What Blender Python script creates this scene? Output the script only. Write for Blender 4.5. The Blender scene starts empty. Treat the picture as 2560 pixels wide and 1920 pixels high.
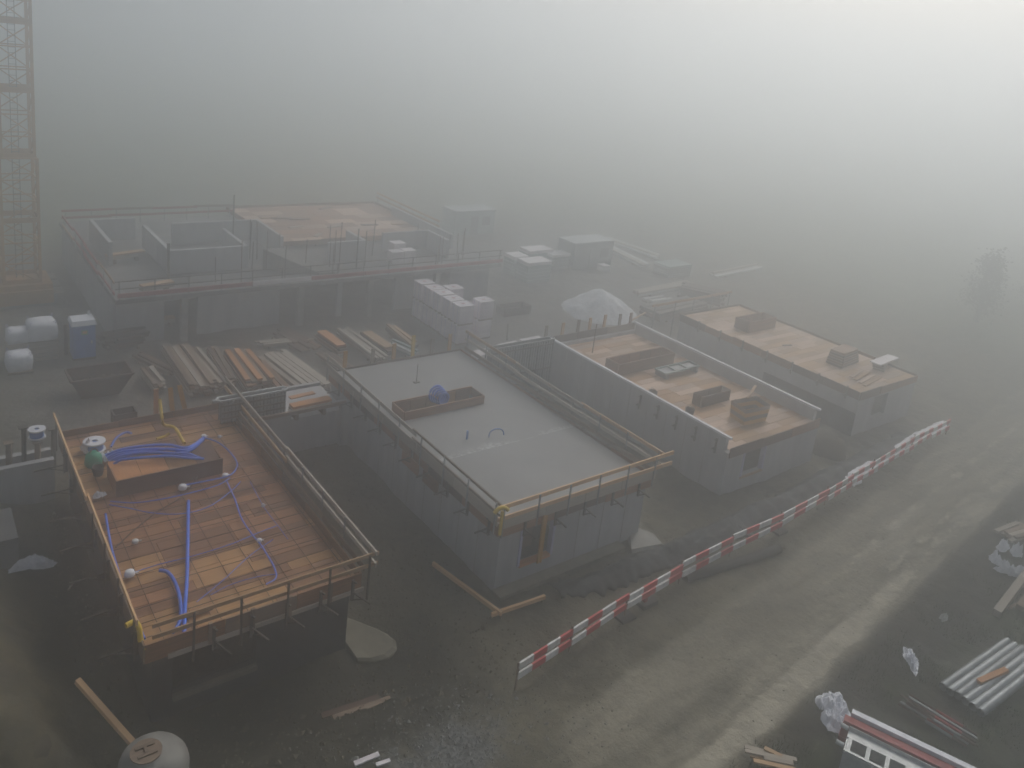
import bpy, math, random
import numpy as np
from mathutils import Vector, Matrix, noise as mnoise
random.seed(7)
SC = bpy.context.scene
COL = SC.collection
PI = math.pi

# ---------------------------------------------------------------- camera
# Site frame: X runs along the fronts of the houses, Y from their fronts to their backs, Z up (metres).
YAW, PITCH, ROLL = 0.67, math.radians(14.05), math.radians(6.62)
FPX, CX, CY, HC = 2050.0, 1280.0, 600.0, 20.8
def to_site(v):
    c, s = math.cos(YAW), math.sin(YAW)
    return Vector((c*v[0]+s*v[1], -s*v[0]+c*v[1], v[2]))
_f = Vector((0, math.cos(PITCH), -math.sin(PITCH))); _u = Vector((0, math.sin(PITCH), math.cos(PITCH))); _r = Vector((1, 0, 0))
_R = math.cos(ROLL)*_r+math.sin(ROLL)*_u; _U = -math.sin(ROLL)*_r+math.cos(ROLL)*_u
FWD, RGT, UPV = to_site(_f), to_site(_R), to_site(_U)
cd = bpy.data.cameras.new('camera'); cam = bpy.data.objects.new('camera', cd); COL.objects.link(cam)
cd.sensor_width = 36; cd.lens = FPX*36/2560; cd.shift_y = -(960-CY)/2560; cd.clip_start = 0.1; cd.clip_end = 3000
M = Matrix((RGT, UPV, -FWD)).transposed().to_4x4(); M.translation = (0, 0, HC); cam.matrix_world = M
SC.camera = cam
def at(u, v, z=0.0):
    """site point at height z for a place noted on the photograph (measured there, built in metres here)"""
    d = FWD+(u*1.15732-CX)/FPX*RGT-(v*1.15732-CY)/FPX*UPV
    t = (z-HC)/d.z
    return Vector((0, 0, HC))+t*d

# ---------------------------------------------------------------- world, sun, exposure
SUN_EL, SUN_REL = math.radians(45), math.radians(26)       # veiled sun in front of the camera, to the right
sd_old = Vector((math.sin(SUN_REL)*math.cos(SUN_EL), math.cos(SUN_REL)*math.cos(SUN_EL), math.sin(SUN_EL)))
SUNV = to_site(sd_old)
wd = bpy.data.worlds.new('World'); SC.world = wd; wd.use_nodes = True
nt = wd.node_tree; bg = nt.nodes['Background']
sky = nt.nodes.new('ShaderNodeTexSky'); sky.sky_type = 'NISHITA'; sky.sun_disc = False
sky.sun_elevation = SUN_EL; sky.sun_rotation = math.atan2(SUNV.x, SUNV.y)
sky.air_density = 1.0; sky.dust_density = 4.0; sky.ozone_density = 1.0
hs = nt.nodes.new('ShaderNodeHueSaturation'); hs.inputs['Saturation'].default_value = 0.55
nt.links.new(sky.outputs[0], hs.inputs['Color']); nt.links.new(hs.outputs[0], bg.inputs['Color'])
bg.inputs['Strength'].default_value = 0.11
sl = bpy.data.lights.new('sun', 'SUN'); sl.energy = 1.5; sl.angle = math.radians(20); sl.color = (1.0, 0.965, 0.92)
so = bpy.data.objects.new('sun', sl); COL.objects.link(so); so.rotation_euler = SUNV.to_track_quat('Z', 'Y').to_euler(); so.location = (0, 0, 60)
SC.view_settings.view_transform = 'Standard'; SC.view_settings.look = 'None'; SC.view_settings.gamma = 1; SC.view_settings.use_curve_mapping = False
SC.view_settings.exposure = -0.28
SC.render.engine = 'CYCLES'
SC.cycles.volume_bounces = 8; SC.cycles.max_bounces = 12; SC.cycles.use_denoising = True
HAZE_DENSITY = 0.0215; HAZE_G = 0.88

# ---------------------------------------------------------------- materials
MATS = {}
def mk(name, c1, c2=None, scale=2.0, rough=0.8, rand=0.15, stretch=(1, 1, 1), local=False, bump=0.0, metal=0.0, spec=0.3, c3=None, scale3=0.3, lo=.35, hi=.65):
    """two-tone noise colour (third tone as large stains), slight difference from piece to piece"""
    m = bpy.data.materials.new(name); m.use_nodes = True; n = m.node_tree.nodes; L = m.node_tree.links
    b = n['Principled BSDF']; b.inputs['Roughness'].default_value = rough; b.inputs['Metallic'].default_value = metal
    b.inputs['Specular IOR Level'].default_value = spec
    if c2 is None: c2 = tuple(x*0.72 for x in c1)
    oi = n.new('ShaderNodeObjectInfo')
    if local: src = n.new('ShaderNodeTexCoord').outputs['Object']
    else: src = n.new('ShaderNodeNewGeometry').outputs['Position']
    mp = n.new('ShaderNodeMapping'); mp.inputs['Scale'].default_value = stretch
    L.new(src, mp.inputs['Vector'])
    if local:
        vm = n.new('ShaderNodeVectorMath'); vm.operation = 'SCALE'; vm.inputs[0].default_value = (37, 51, 23); L.new(oi.outputs['Random'], vm.inputs['Scale'])
        L.new(vm.outputs[0], mp.inputs['Location'])
    t = n.new('ShaderNodeTexNoise'); t.inputs['Scale'].default_value = scale; t.inputs['Detail'].default_value = 6; L.new(mp.outputs[0], t.inputs['Vector'])
    r = n.new('ShaderNodeMapRange'); r.inputs[1].default_value = lo; r.inputs[2].default_value = hi; L.new(t.outputs[0], r.inputs[0])
    mx = n.new('ShaderNodeMix'); mx.data_type = 'RGBA'; mx.inputs[6].default_value = (*c1, 1); mx.inputs[7].default_value = (*c2, 1); L.new(r.outputs[0], mx.inputs[0])
    out = mx.outputs[2]
    if c3 is not None:
        t3 = n.new('ShaderNodeTexNoise'); t3.inputs['Scale'].default_value = scale3; t3.inputs['Detail'].default_value = 5; L.new(src, t3.inputs['Vector'])
        r3 = n.new('ShaderNodeMapRange'); r3.inputs[1].default_value = .48; r3.inputs[2].default_value = .62; L.new(t3.outputs[0], r3.inputs[0])
        m3 = n.new('ShaderNodeMix'); m3.data_type = 'RGBA'; L.new(r3.outputs[0], m3.inputs[0]); L.new(out, m3.inputs[6]); m3.inputs[7].default_value = (*c3, 1); out = m3.outputs[2]
    if rand:
        rr = n.new('ShaderNodeMapRange'); rr.inputs[3].default_value = 1-rand; rr.inputs[4].default_value = 1+rand; L.new(oi.outputs['Random'], rr.inputs[0])
        hv = n.new('ShaderNodeHueSaturation'); L.new(rr.outputs[0], hv.inputs['Value']); L.new(out, hv.inputs['Color']); out = hv.outputs[0]
    L.new(out, b.inputs['Base Color'])
    if bump:
        bp = n.new('ShaderNodeBump'); bp.inputs['Strength'].default_value = bump; bp.inputs['Distance'].default_value = .05
        L.new(t.outputs[0], bp.inputs['Height']); L.new(bp.outputs[0], b.inputs['Normal'])
    MATS[name] = m
    return m
mk('wall_black', (.022, .023, .025), (.035, .036, .038), 2.0, .6, .05, bump=.3, c3=(.05, .05, .05), scale3=.9)  # near-black tone for the front and side walls of house A
mk('slab_wet', (.15, .15, .15), (.09, .09, .088), .6, .6, .05, c3=(.19, .185, .175), scale3=.5)
mk('concrete_muddy', (.24, .22, .165), (.17, .155, .115), 2.5, .9, .1, bump=.3)
mk('concrete', (.47, .47, .475), (.33, .335, .34), 1.6, .85, .05, (1, 1, .16), bump=.2, c3=(.40, .40, .40), scale3=.9, lo=.32, hi=.7)
mk('concrete_light', (.34, .33, .30), (.25, .24, .22), 2.5, .9, .1, bump=.3)
mk('plywood', (.32, .15, .06), (.18, .08, .034), 3.0, .6, .35, (1, 6, 6), local=True, spec=.4)
mk('plywood_tan', (.46, .25, .09), (.33, .165, .06), 3.0, .6, .22, (1, 6, 6), local=True, spec=.4)
mk('plywood_pink', (.62, .45, .33), (.48, .32, .22), 2.5, .65, .25, (1, 5, 5), local=True, spec=.35)
mk('plywood_dark', (.13, .07, .045), (.08, .045, .03), 3.0, .65, .3, (1, 6, 6), local=True)
mk('timber', (.52, .34, .19), (.40, .25, .13), 4.0, .75, .2, (1, 8, 8), local=True)
mk('timber_new', (.78, .50, .27), (.64, .39, .19), 4.0, .7, .12, (1, 8, 8), local=True)
mk('timber_old', (.27, .20, .145), (.18, .13, .095), 4.0, .85, .3, (1, 8, 8), local=True)
mk('timber_grey', (.44, .395, .33), (.33, .285, .235), 4.0, .85, .2, (1, 8, 8), local=True)
mk('timber_orange', (.58, .27, .10), (.46, .20, .07), 3.0, .7, .15, (1, 6, 6), local=True)
mk('beam_yellow', (.62, .33, .035), (.50, .25, .025), 4.0, .6, .12, (1, 6, 6), local=True)
mk('yellow_plastic', (.75, .52, .03), (.62, .42, .02), 3.0, .45, .05)
mk('steel_dark', (.06, .058, .055), (.10, .075, .055), 6.0, .6, .2, metal=.5)
mk('steel_grey', (.30, .32, .33), (.22, .235, .245), 5.0, .5, .15, metal=.6)
mk('steel_pale', (.62, .64, .63), (.46, .48, .47), 5.0, .5, .1, metal=.2)
mk('rust', (.12, .06, .045), (.06, .042, .036), 3.0, .85, .15, bump=.2)
mk('rebar_steel', (.07, .05, .042), (.045, .04, .04), 9.0, .7, .2, metal=.4)
mk('blue_pipe', (.04, .17, .78), (.03, .13, .62), 8.0, .4, .12, spec=.5)
mk('blue_paint', (.05, .20, .60), (.045, .17, .50), 2.0, .45, .05, spec=.5)
mk('white_plastic', (.78, .79, .82), (.66, .67, .71), 3.0, .5, .08, spec=.5)
mk('white_sheet', (.86, .87, .91), (.66, .68, .73), 5.0, .45, .08, bump=.4, spec=.5)
mk('lilac', (.48, .47, .64), (.40, .39, .55), 4.0, .7, .05)
mk('green_plastic', (.02, .36, .20), (.02, .28, .16), 4.0, .5, .05)
mk('crane_orange', (.50, .27, .08), (.40, .21, .065), 1.5, .55, .08)
mk('wrap_pink', (.84, .78, .80), (.72, .64, .70), 2.2, .5, .1, (1, 1, .5), spec=.5)
mk('wrap_white', (.80, .77, .77), (.70, .64, .65), 2.0, .5, .05, spec=.5)
mk('brick_tan', (.40, .30, .23), (.30, .22, .17), 3.0, .85, .1)
mk('rubber', (.028, .028, .03), (.045, .043, .04), 5.0, .7, .2)
mk('membrane', (.018, .020, .022), (.04, .045, .047), 3.0, .65, .1, (.35, 2.5, 1), bump=.35, spec=.25, c3=(.075, .085, .088), scale3=1.1)
mk('red_paint', (.36, .035, .035), (.27, .03, .03), 3.0, .5, .12)
mk('gravel_white', (.78, .80, .82), (.55, .57, .59), 7.0, .9, 0, bump=.6)
mk('soil', (.11, .095, .066), (.07, .06, .042), 1.5, .95, .1, bump=.8, c3=(.12, .095, .06), scale3=.8)
mk('stone', (.34, .335, .32), (.20, .195, .185), 3.0, .9, .35, bump=.4)
mk('grass', (.035, .055, .02), (.06, .075, .03), 2.0, .9, .2)
mk('bark', (.06, .048, .036), (.035, .028, .022), 4.0, .9, .1)
mk('leaf', (.03, .045, .02), (.05, .065, .028), 1.5, .8, .1)
mk('panel_green', (.30, .38, .36), (.24, .31, .30), 1.5, .6, .1)
mk('hut_grey', (.12, .14, .16), (.09, .105, .12), 1.0, .5, .1)
mk('glass_dark', (.02, .025, .03), (.03, .035, .04), 1.0, .1, 0, spec=.6)

def stripes(name, n, ca, cb):
    """printed bands along the board's own length"""
    m = bpy.data.materials.new(name); m.use_nodes = True; nd = m.node_tree.nodes; L = m.node_tree.links
    b = nd['Principled BSDF']; b.inputs['Roughness'].default_value = .55
    tc = nd.new('ShaderNodeTexCoord'); sp = nd.new('ShaderNodeSeparateXYZ'); L.new(tc.outputs['Object'], sp.inputs[0])
    a = nd.new('ShaderNodeMath'); a.operation = 'MULTIPLY_ADD'; a.inputs[1].default_value = n/2; a.inputs[2].default_value = n/4+10; L.new(sp.outputs[0], a.inputs[0])
    fr = nd.new('ShaderNodeMath'); fr.operation = 'FRACT'; L.new(a.outputs[0], fr.inputs[0])
    g = nd.new('ShaderNodeMath'); g.operation = 'GREATER_THAN'; g.inputs[1].default_value = .5; L.new(fr.outputs[0], g.inputs[0])
    t = nd.new('ShaderNodeTexNoise'); t.inputs['Scale'].default_value = 4; t.inputs['Detail'].default_value = 6
    ge = nd.new('ShaderNodeNewGeometry'); L.new(ge.outputs['Position'], t.inputs['Vector'])
    r = nd.new('ShaderNodeMapRange'); r.inputs[1].default_value = .5; r.inputs[2].default_value = .8; r.inputs[4].default_value = .5; L.new(t.outputs[0], r.inputs[0])
    mx = nd.new('ShaderNodeMix'); mx.data_type = 'RGBA'; mx.inputs[6].default_value = (*ca, 1); mx.inputs[7].default_value = (*cb, 1); L.new(g.outputs[0], mx.inputs[0])
    m2 = nd.new('ShaderNodeMix'); m2.data_type = 'RGBA'; m2.inputs[7].default_value = (.16, .13, .10, 1); L.new(mx.outputs[2], m2.inputs[6]); L.new(r.outputs[0], m2.inputs[0])
    L.new(m2.outputs[2], b.inputs['Base Color']); MATS[name] = m
stripes('red_white', 4, (.80, .80, .78), (.60, .03, .035))
stripes('red_white_long', 3, (.45, .05, .05), (.5, .45, .44))

# fresh slab: damp patches, a day joint and cement laitance along it
def slab_mat():
    m = bpy.data.materials.new('fresh_slab'); m.use_nodes = True; nd = m.node_tree.nodes; L = m.node_tree.links
    b = nd['Principled BSDF']
    ge = nd.new('ShaderNodeNewGeometry'); sp = nd.new('ShaderNodeSeparateXYZ'); L.new(ge.outputs['Position'], sp.inputs[0])
    t = nd.new('ShaderNodeTexNoise'); t.inputs['Scale'].default_value = .8; t.inputs['Detail'].default_value = 7; L.new(ge.outputs['Position'], t.inputs['Vector'])
    r = nd.new('ShaderNodeMapRange'); r.inputs[1].default_value = .35; r.inputs[2].default_value = .7; L.new(t.outputs[0], r.inputs[0])
    mx = nd.new('ShaderNodeMix'); mx.data_type = 'RGBA'; mx.inputs[6].default_value = (.235, .235, .228, 1); mx.inputs[7].default_value = (.195, .195, .192, 1); L.new(r.outputs[0], mx.inputs[0])
    d = nd.new('ShaderNodeMath'); d.operation = 'SUBTRACT'; d.inputs[1].default_value = 25.75; L.new(sp.outputs[1], d.inputs[0])
    n2 = nd.new('ShaderNodeTexNoise'); n2.inputs['Scale'].default_value = .55; n2.inputs['Detail'].default_value = 5; L.new(ge.outputs['Position'], n2.inputs['Vector'])
    wd_ = nd.new('ShaderNodeMapRange'); wd_.inputs[1].default_value = .38; wd_.inputs[2].default_value = .64; wd_.inputs[3].default_value = .06; wd_.inputs[4].default_value = .8; L.new(n2.outputs[0], wd_.inputs[0])
    q = nd.new('ShaderNodeMath'); q.operation = 'DIVIDE'; L.new(d.outputs[0], q.inputs[0]); L.new(wd_.outputs[0], q.inputs[1])
    band = nd.new('ShaderNodeMapRange'); band.inputs[1].default_value = 0; band.inputs[2].default_value = .04; L.new(q.outputs[0], band.inputs[0])
    band2 = nd.new('ShaderNodeMapRange'); band2.inputs[1].default_value = 1; band2.inputs[2].default_value = .2; L.new(q.outputs[0], band2.inputs[0])
    mu = nd.new('ShaderNodeMath'); mu.operation = 'MULTIPLY'; L.new(band.outputs[0], mu.inputs[0]); L.new(band2.outputs[0], mu.inputs[1])
    n3 = nd.new('ShaderNodeTexNoise'); n3.inputs['Scale'].default_value = 5; n3.inputs['Detail'].default_value = 6; L.new(ge.outputs['Position'], n3.inputs['Vector'])
    r3 = nd.new('ShaderNodeMapRange'); r3.inputs[1].default_value = .4; r3.inputs[2].default_value = .6; r3.inputs[4].default_value = .8; L.new(n3.outputs[0], r3.inputs[0])
    mu2 = nd.new('ShaderNodeMath'); mu2.operation = 'MULTIPLY'; L.new(mu.outputs[0], mu2.inputs[0]); L.new(r3.outputs[0], mu2.inputs[1])
    m2 = nd.new('ShaderNodeMix'); m2.data_type = 'RGBA'; m2.inputs[7].default_value = (.60, .62, .60, 1); L.new(mx.outputs[2], m2.inputs[6]); L.new(mu2.outputs[0], m2.inputs[0])
    L.new(m2.outputs[2], b.inputs['Base Color']); b.inputs['Roughness'].default_value = .6
    MATS['fresh_slab'] = m
slab_mat()

def ground_mat():
    m = bpy.data.materials.new('ground_mud'); m.use_nodes = True; nd = m.node_tree.nodes; L = m.node_tree.links
    b = nd['Principled BSDF']; b.inputs['Specular IOR Level'].default_value = .15
    ge = nd.new('ShaderNodeNewGeometry')
    def noi(scale, det=7, stretch=(1, 1, 1), rough=.6):
        mp = nd.new('ShaderNodeMapping'); mp.inputs['Scale'].default_value = stretch; L.new(ge.outputs['Position'], mp.inputs['Vector'])
        t = nd.new('ShaderNodeTexNoise'); t.inputs['Scale'].default_value = scale; t.inputs['Detail'].default_value = det; t.inputs['Roughness'].default_value = rough; L.new(mp.outputs[0], t.inputs['Vector']); return t.outputs[0]
    def rng(v, a, c, x=0, y=1):
        r = nd.new('ShaderNodeMapRange'); r.inputs[1].default_value = a; r.inputs[2].default_value = c; r.inputs[3].default_value = x; r.inputs[4].default_value = y; L.new(v, r.inputs[0]); return r.outputs[0]
    def mix(f, a, c):
        mx = nd.new('ShaderNodeMix'); mx.data_type = 'RGBA'; L.new(f, mx.inputs[0])
        for i, q in ((6, a), (7, c)):
            if isinstance(q, tuple): mx.inputs[i].default_value = (*q, 1)
            else: L.new(q, mx.inputs[i])
        return mx.outputs[2]
    def attr(n):
        a = nd.new('ShaderNodeAttribute'); a.attribute_name = n; return a.outputs['Fac']
    def math_(op, a, c):
        q = nd.new('ShaderNodeMath'); q.operation = op; L.new(a, q.inputs[0])
        if isinstance(c, float): q.inputs[1].default_value = c
        else: L.new(c, q.inputs[1])
        return q.outputs[0]
    mud = mix(rng(noi(.35), .38, .62), (.062, .057, .040), (.125, .112, .074))
    mud = mix(rng(noi(2.2, 8, (1, 1, 1), .7), .48, .72), mud, (.165, .15, .108))
    mud = mix(rng(noi(1.3, 8, (1, 1, 1), .7), .55, .7), mud, (.04, .037, .028))
    yard = mix(rng(noi(.5), .35, .65), (.15, .14, .12), (.095, .09, .08))
    mud = mix(attr('yard'), mud, yard)
    mud = mix(attr('dark_soil'), mud, mix(rng(noi(1.1), .35, .65), (.014, .0135, .011), (.038, .035, .025)))  # near-black soil: humus verge, mud before house A, trench floor left of it
    mud = mix(rng(math_('ADD', attr('clay'), math_('MULTIPLY', math_('SUBTRACT', noi(1.1, 9, (1, 1, 1), .75), .5), 1.8)), .45, .8), mud, mix(rng(noi(1.0), .36, .62), (.125, .107, .066), (.055, .05, .034)))
    # haul road: pale, wheel-streaked along X
    streak = rng(noi(1.0, 8, (.13, 1.0, 1), .72), .36, .64)
    road = mix(streak, (.14, .126, .092), (.275, .25, .188))
    road = mix(rng(noi(.75, 9, (.45, 1, 1), .75), .5, .66), road, (.095, .088, .066))
    road = mix(rng(noi(2.4, 8, (1, 1, 1), .7), .56, .74), road, (.085, .078, .058))
    road = mix(rng(noi(6, 9, (.5, 1, 1), .75), .5, .62), road, mix(streak, (.105, .096, .07), (.2, .183, .14)))
    rmask = rng(math_('ADD', attr('road'), math_('MULTIPLY', math_('SUBTRACT', noi(.7, 8), .5), 1.1)), .35, .62)
    c = mix(rmask, mud, road)
    pale = mix(rng(noi(1.6, 7), .35, .6), (.40, .365, .28), (.29, .265, .205))
    pmask = rng(math_('ADD', attr('pale'), math_('MULTIPLY', math_('SUBTRACT', noi(.9, 9, (.6, 1, 1), .75), .5), 1.9)), .5, .72)
    c = mix(pmask, c, pale)
    grit = mix(rng(noi(7, 8), .45, .6), (.075, .08, .078), (.22, .22, .21))
    gmask = rng(math_('ADD', attr('grit'), math_('MULTIPLY', math_('SUBTRACT', noi(.9, 8), .5), 1.3)), .4, .7)
    c = mix(gmask, c, grit)
    gr = mix(rng(noi(3, 7), .4, .65), (.026, .036, .016), (.055, .06, .028))
    gr = mix(attr('fog_bounce'), gr, mix(rng(noi(.2, 6), .4, .6), (.12, .13, .075), (.085, .095, .05)))  # far grass colour raised so it bounces more light into the fog
    grm = rng(math_('ADD', attr('grass'), math_('MULTIPLY', math_('SUBTRACT', noi(.6, 8), .5), 1.6)), .4, .75)
    c = mix(grm, c, gr)
    L.new(c, b.inputs['Base Color'])
    L.new(rng(noi(1.3, 8, (.5, 1, 1), .7), .42, .6, .6, .97), b.inputs['Roughness'])
    bp = nd.new('ShaderNodeBump'); bp.inputs['Strength'].default_value = .8; bp.inputs['Distance'].default_value = .12
    L.new(noi(2.6, 9), bp.inputs['Height']); L.new(bp.outputs[0], b.inputs['Normal'])
    MATS['ground'] = m
ground_mat()

# ---------------------------------------------------------------- mesh helpers
def setp(o, label=None, cat=None, group=None, kind=None):
    if label: o['label'] = label
    if cat: o['category'] = cat
    if group: o['group'] = group
    if kind: o['kind'] = kind
    return o
def thing(name, label, cat, loc=(0, 0, 0), rz=0, group=None):
    o = bpy.data.objects.new(name, None); COL.objects.link(o); o.location = loc; o.rotation_euler = (0, 0, rz); o.empty_display_size = .2
    return setp(o, label, cat, group)
class MB:
    def __init__(s): s.v = []; s.f = []
    def add(s, vs, fs):
        k = len(s.v); s.v += [tuple(p) for p in vs]; s.f += [tuple(i+k for i in f) for f in fs]; return s
    def box(s, x0, x1, y0, y1, z0, z1):
        return s.add([(x0, y0, z0), (x1, y0, z0), (x1, y1, z0), (x0, y1, z0), (x0, y0, z1), (x1, y0, z1), (x1, y1, z1), (x0, y1, z1)],
                     [(0, 3, 2, 1), (4, 5, 6, 7), (0, 1, 5, 4), (1, 2, 6, 5), (2, 3, 7, 6), (3, 0, 4, 7)])
    def beam(s, p0, p1, w, h):
        m = beam_matrix(p0, p1, w, h)
        return s.add([m @ Vector(p) for p in UNITV], UNITF)
    def tube(s, pts, r, n=8, cap=True):
        pts = [Vector(p) for p in pts]; k = len(s.v); up = Vector((0, 0, 1)); rings = []
        for i, p in enumerate(pts):
            d = (pts[min(i+1, len(pts)-1)]-pts[max(i-1, 0)]).normalized()
            a = d.cross(up)
            if a.length < .05: a = d.cross(Vector((1, 0, 0)))
            a.normalize(); b = d.cross(a)
            rr = r[i] if isinstance(r, (list, tuple)) else r
            rings.append([p+rr*(math.cos(2*PI*j/n)*a+math.sin(2*PI*j/n)*b) for j in range(n)])
        vs = [q for ring in rings for q in ring]; fs = []
        for i in range(len(pts)-1):
            for j in range(n):
                fs.append((i*n+j, i*n+(j+1) % n, (i+1)*n+(j+1) % n, (i+1)*n+j))
        if cap: fs.append(tuple(range(n))); fs.append(tuple(reversed(range((len(pts)-1)*n, len(pts)*n))))
        return s.add(vs, fs)
    def lathe(s, c, prof, n=24, off=None):
        """prof: (radius, z); off: lean of the axis per ring"""
        vs = []; fs = []
        for i, (r, z) in enumerate(prof):
            ox, oy = off[i] if off else (0, 0)
            for j in range(n): vs.append((c[0]+ox+r*math.cos(2*PI*j/n), c[1]+oy+r*math.sin(2*PI*j/n), c[2]+z))
        for i in range(len(prof)-1):
            for j in range(n): fs.append((i*n+j, i*n+(j+1) % n, (i+1)*n+(j+1) % n, (i+1)*n+j))
        fs.append(tuple(reversed(range(n)))); fs.append(tuple(range((len(prof)-1)*n, len(prof)*n)))
        return s.add(vs, fs)
    def build(s, name, mat, parent=None, smooth=False):
        off = parent_world(parent) if parent else Vector((0, 0, 0))
        me = bpy.data.meshes.new(name); me.from_pydata([tuple(Vector(p)-off) for p in s.v], [], s.f); me.update()
        if smooth: me.polygons.foreach_set('use_smooth', [True]*len(me.polygons))
        me.materials.append(MATS[mat]); o = bpy.data.objects.new(name, me); COL.objects.link(o)
        if parent: o.parent = parent
        return o
def parent_world(p):
    v = Vector((0, 0, 0))
    while p is not None: v = v+Vector(p.location); p = p.parent
    return v
UNITV = [(-.5, -.5, -.5), (.5, -.5, -.5), (.5, .5, -.5), (-.5, .5, -.5), (-.5, -.5, .5), (.5, -.5, .5), (.5, .5, .5), (-.5, .5, .5)]
UNITF = [(0, 3, 2, 1), (4, 5, 6, 7), (0, 1, 5, 4), (1, 2, 6, 5), (2, 3, 7, 6), (3, 0, 4, 7)]
def beam_matrix(p0, p1, w, h):
    p0, p1 = Vector(p0), Vector(p1); d = p1-p0; ln = d.length; x = d/ln; up = Vector((0, 0, 1))
    y = up.cross(x)
    if y.length < .02: y = Vector((0, 1, 0))
    y.normalize(); z = x.cross(y)
    m = Matrix((x*ln, y*w, z*h)).transposed().to_4x4(); m.translation = (p0+p1)/2
    return m
_unit = {}
def unit_mesh(mat, shape='box'):
    k = (mat, shape)
    if k not in _unit:
        me = bpy.data.meshes.new(shape+'_'+mat)
        if shape == 'box': me.from_pydata(UNITV, [], UNITF)
        else:
            b = MB().tube([(-.5, 0, 0), (.5, 0, 0)], .5, 8); me.from_pydata(b.v, [], b.f)
        me.update(); me.materials.append(MATS[mat]); _unit[k] = me
    return _unit[k]
def bar(name, p0, p1, w, h, mat, parent=None, shape='box'):
    """one board, beam or rod between two points; alike pieces share a mesh"""
    o = bpy.data.objects.new(name, unit_mesh(mat, shape)); COL.objects.link(o)
    m = beam_matrix(p0, p1, w, h)
    if parent: o.parent = parent; m = Matrix.Translation(-parent_world(parent)) @ m
    o.matrix_basis = m
    return o
def blk(name, x0, x1, y0, y1, z0, z1, mat, parent=None):
    return bar(name, (x0, (y0+y1)/2, (z0+z1)/2), (x1, (y0+y1)/2, (z0+z1)/2), abs(y1-y0), abs(z1-z0), mat, parent)
def copy_tree(o, parent=None):
    c = o.copy(); COL.objects.link(c); c.parent = parent
    for ch in list(o.children): copy_tree(ch, c)
    return c
def smooth_path(pts, n=5):
    pts = [Vector(p) for p in pts]; out = []
    for i in range(len(pts)-1):
        a, b, c, d = pts[max(i-1, 0)], pts[i], pts[i+1], pts[min(i+2, len(pts)-1)]
        for k in range(n):
            t = k/n
            out.append(.5*((2*b)+(c-a)*t+(2*a-5*b+4*c-d)*t*t+(3*b-a-3*c+d)*t**3))
    return out+[pts[-1]]

# ---------------------------------------------------------------- ground
def sstep(a, b, x):
    t = min(1, max(0, (x-a)/(b-a))); return t*t*(3-2*t)
def road_l(x): return 13.0+.12*(x-20)
def hgt(x, y, fine=True):
    z = 0.0
    z += -.65*sstep(2.2, 4.2, x)*(1-sstep(12.5, 15.5, x))*sstep(17.8, 20.2, y)*(1-sstep(35, 37.5, y))
    z += -.5*sstep(1.6, 2.6, x)*(1-sstep(4.4, 5.2, x))*sstep(24, 26.5, y)*(1-sstep(34.5, 36, y))
    z += 1.5*math.exp(-((x-.6)/1.9)**2-((y-26.2)/2.6)**2)+1.0*math.exp(-((x-1.2)/1.6)**2-((y-22.2)/1.7)**2)
    z += .32*math.exp(-((y-19.3-.02*(x-25))/.5)**2)*sstep(18.5, 20.5, x)*(1-sstep(46, 52, x))
    d = y-road_l(x)
    on = sstep(-2.6, -1.8, d)*(1-sstep(1.9, 2.8, d))*sstep(10, 16, x)
    if fine:
        wv = d+.25*math.sin(x*.21)
        rut = sum(k*math.exp(-((wv-c)/.17)**2) for c, k in ((.95, 1), (.45, .6), (-.75, 1), (-1.25, .7), (.0, .4), (1.5, .5)))
        z -= .07*on*rut*(.75+.25*mnoise.noise((x*.25, wv, 1.5)))
        z += .14*math.exp(-((d+2.9)/.4)**2)*sstep(14, 18, x)*(1-sstep(60, 90, x))
        am = .13*(1-.65*on)
        if 36.5 < y < 50: am *= .5
        if x < 3.5 and 18 < y < 31: am *= 2.2
        z += am*(mnoise.noise((x*.45, y*.45, .3))+.55*mnoise.noise((x*1.1, y*1.1, 4.1))+.35*mnoise.noise((x*2.6, y*2.6, 8.7)))
    z += .5*sstep(0, 1, (9.2-y)/6)*sstep(14, 22, x)*.6
    return z
def axis(lo, a, b, hi, n, m):
    core = np.linspace(a, b, n)
    left = a-(a-lo)*(np.linspace(1, 0, m)[:-1])**2.2; right = b+(hi-b)*(np.linspace(0, 1, m)[1:])**2.2
    return np.concatenate([left, core, right])
gx = axis(-420, -6, 58, 620, 330, 26); gy = axis(-420, 4, 60, 620, 290, 26)
gv = []; at_road = []; at_pale = []; at_grit = []; at_grass = []; at_yard = []; at_dark = []; at_clay = []; at_bounce = []
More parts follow.
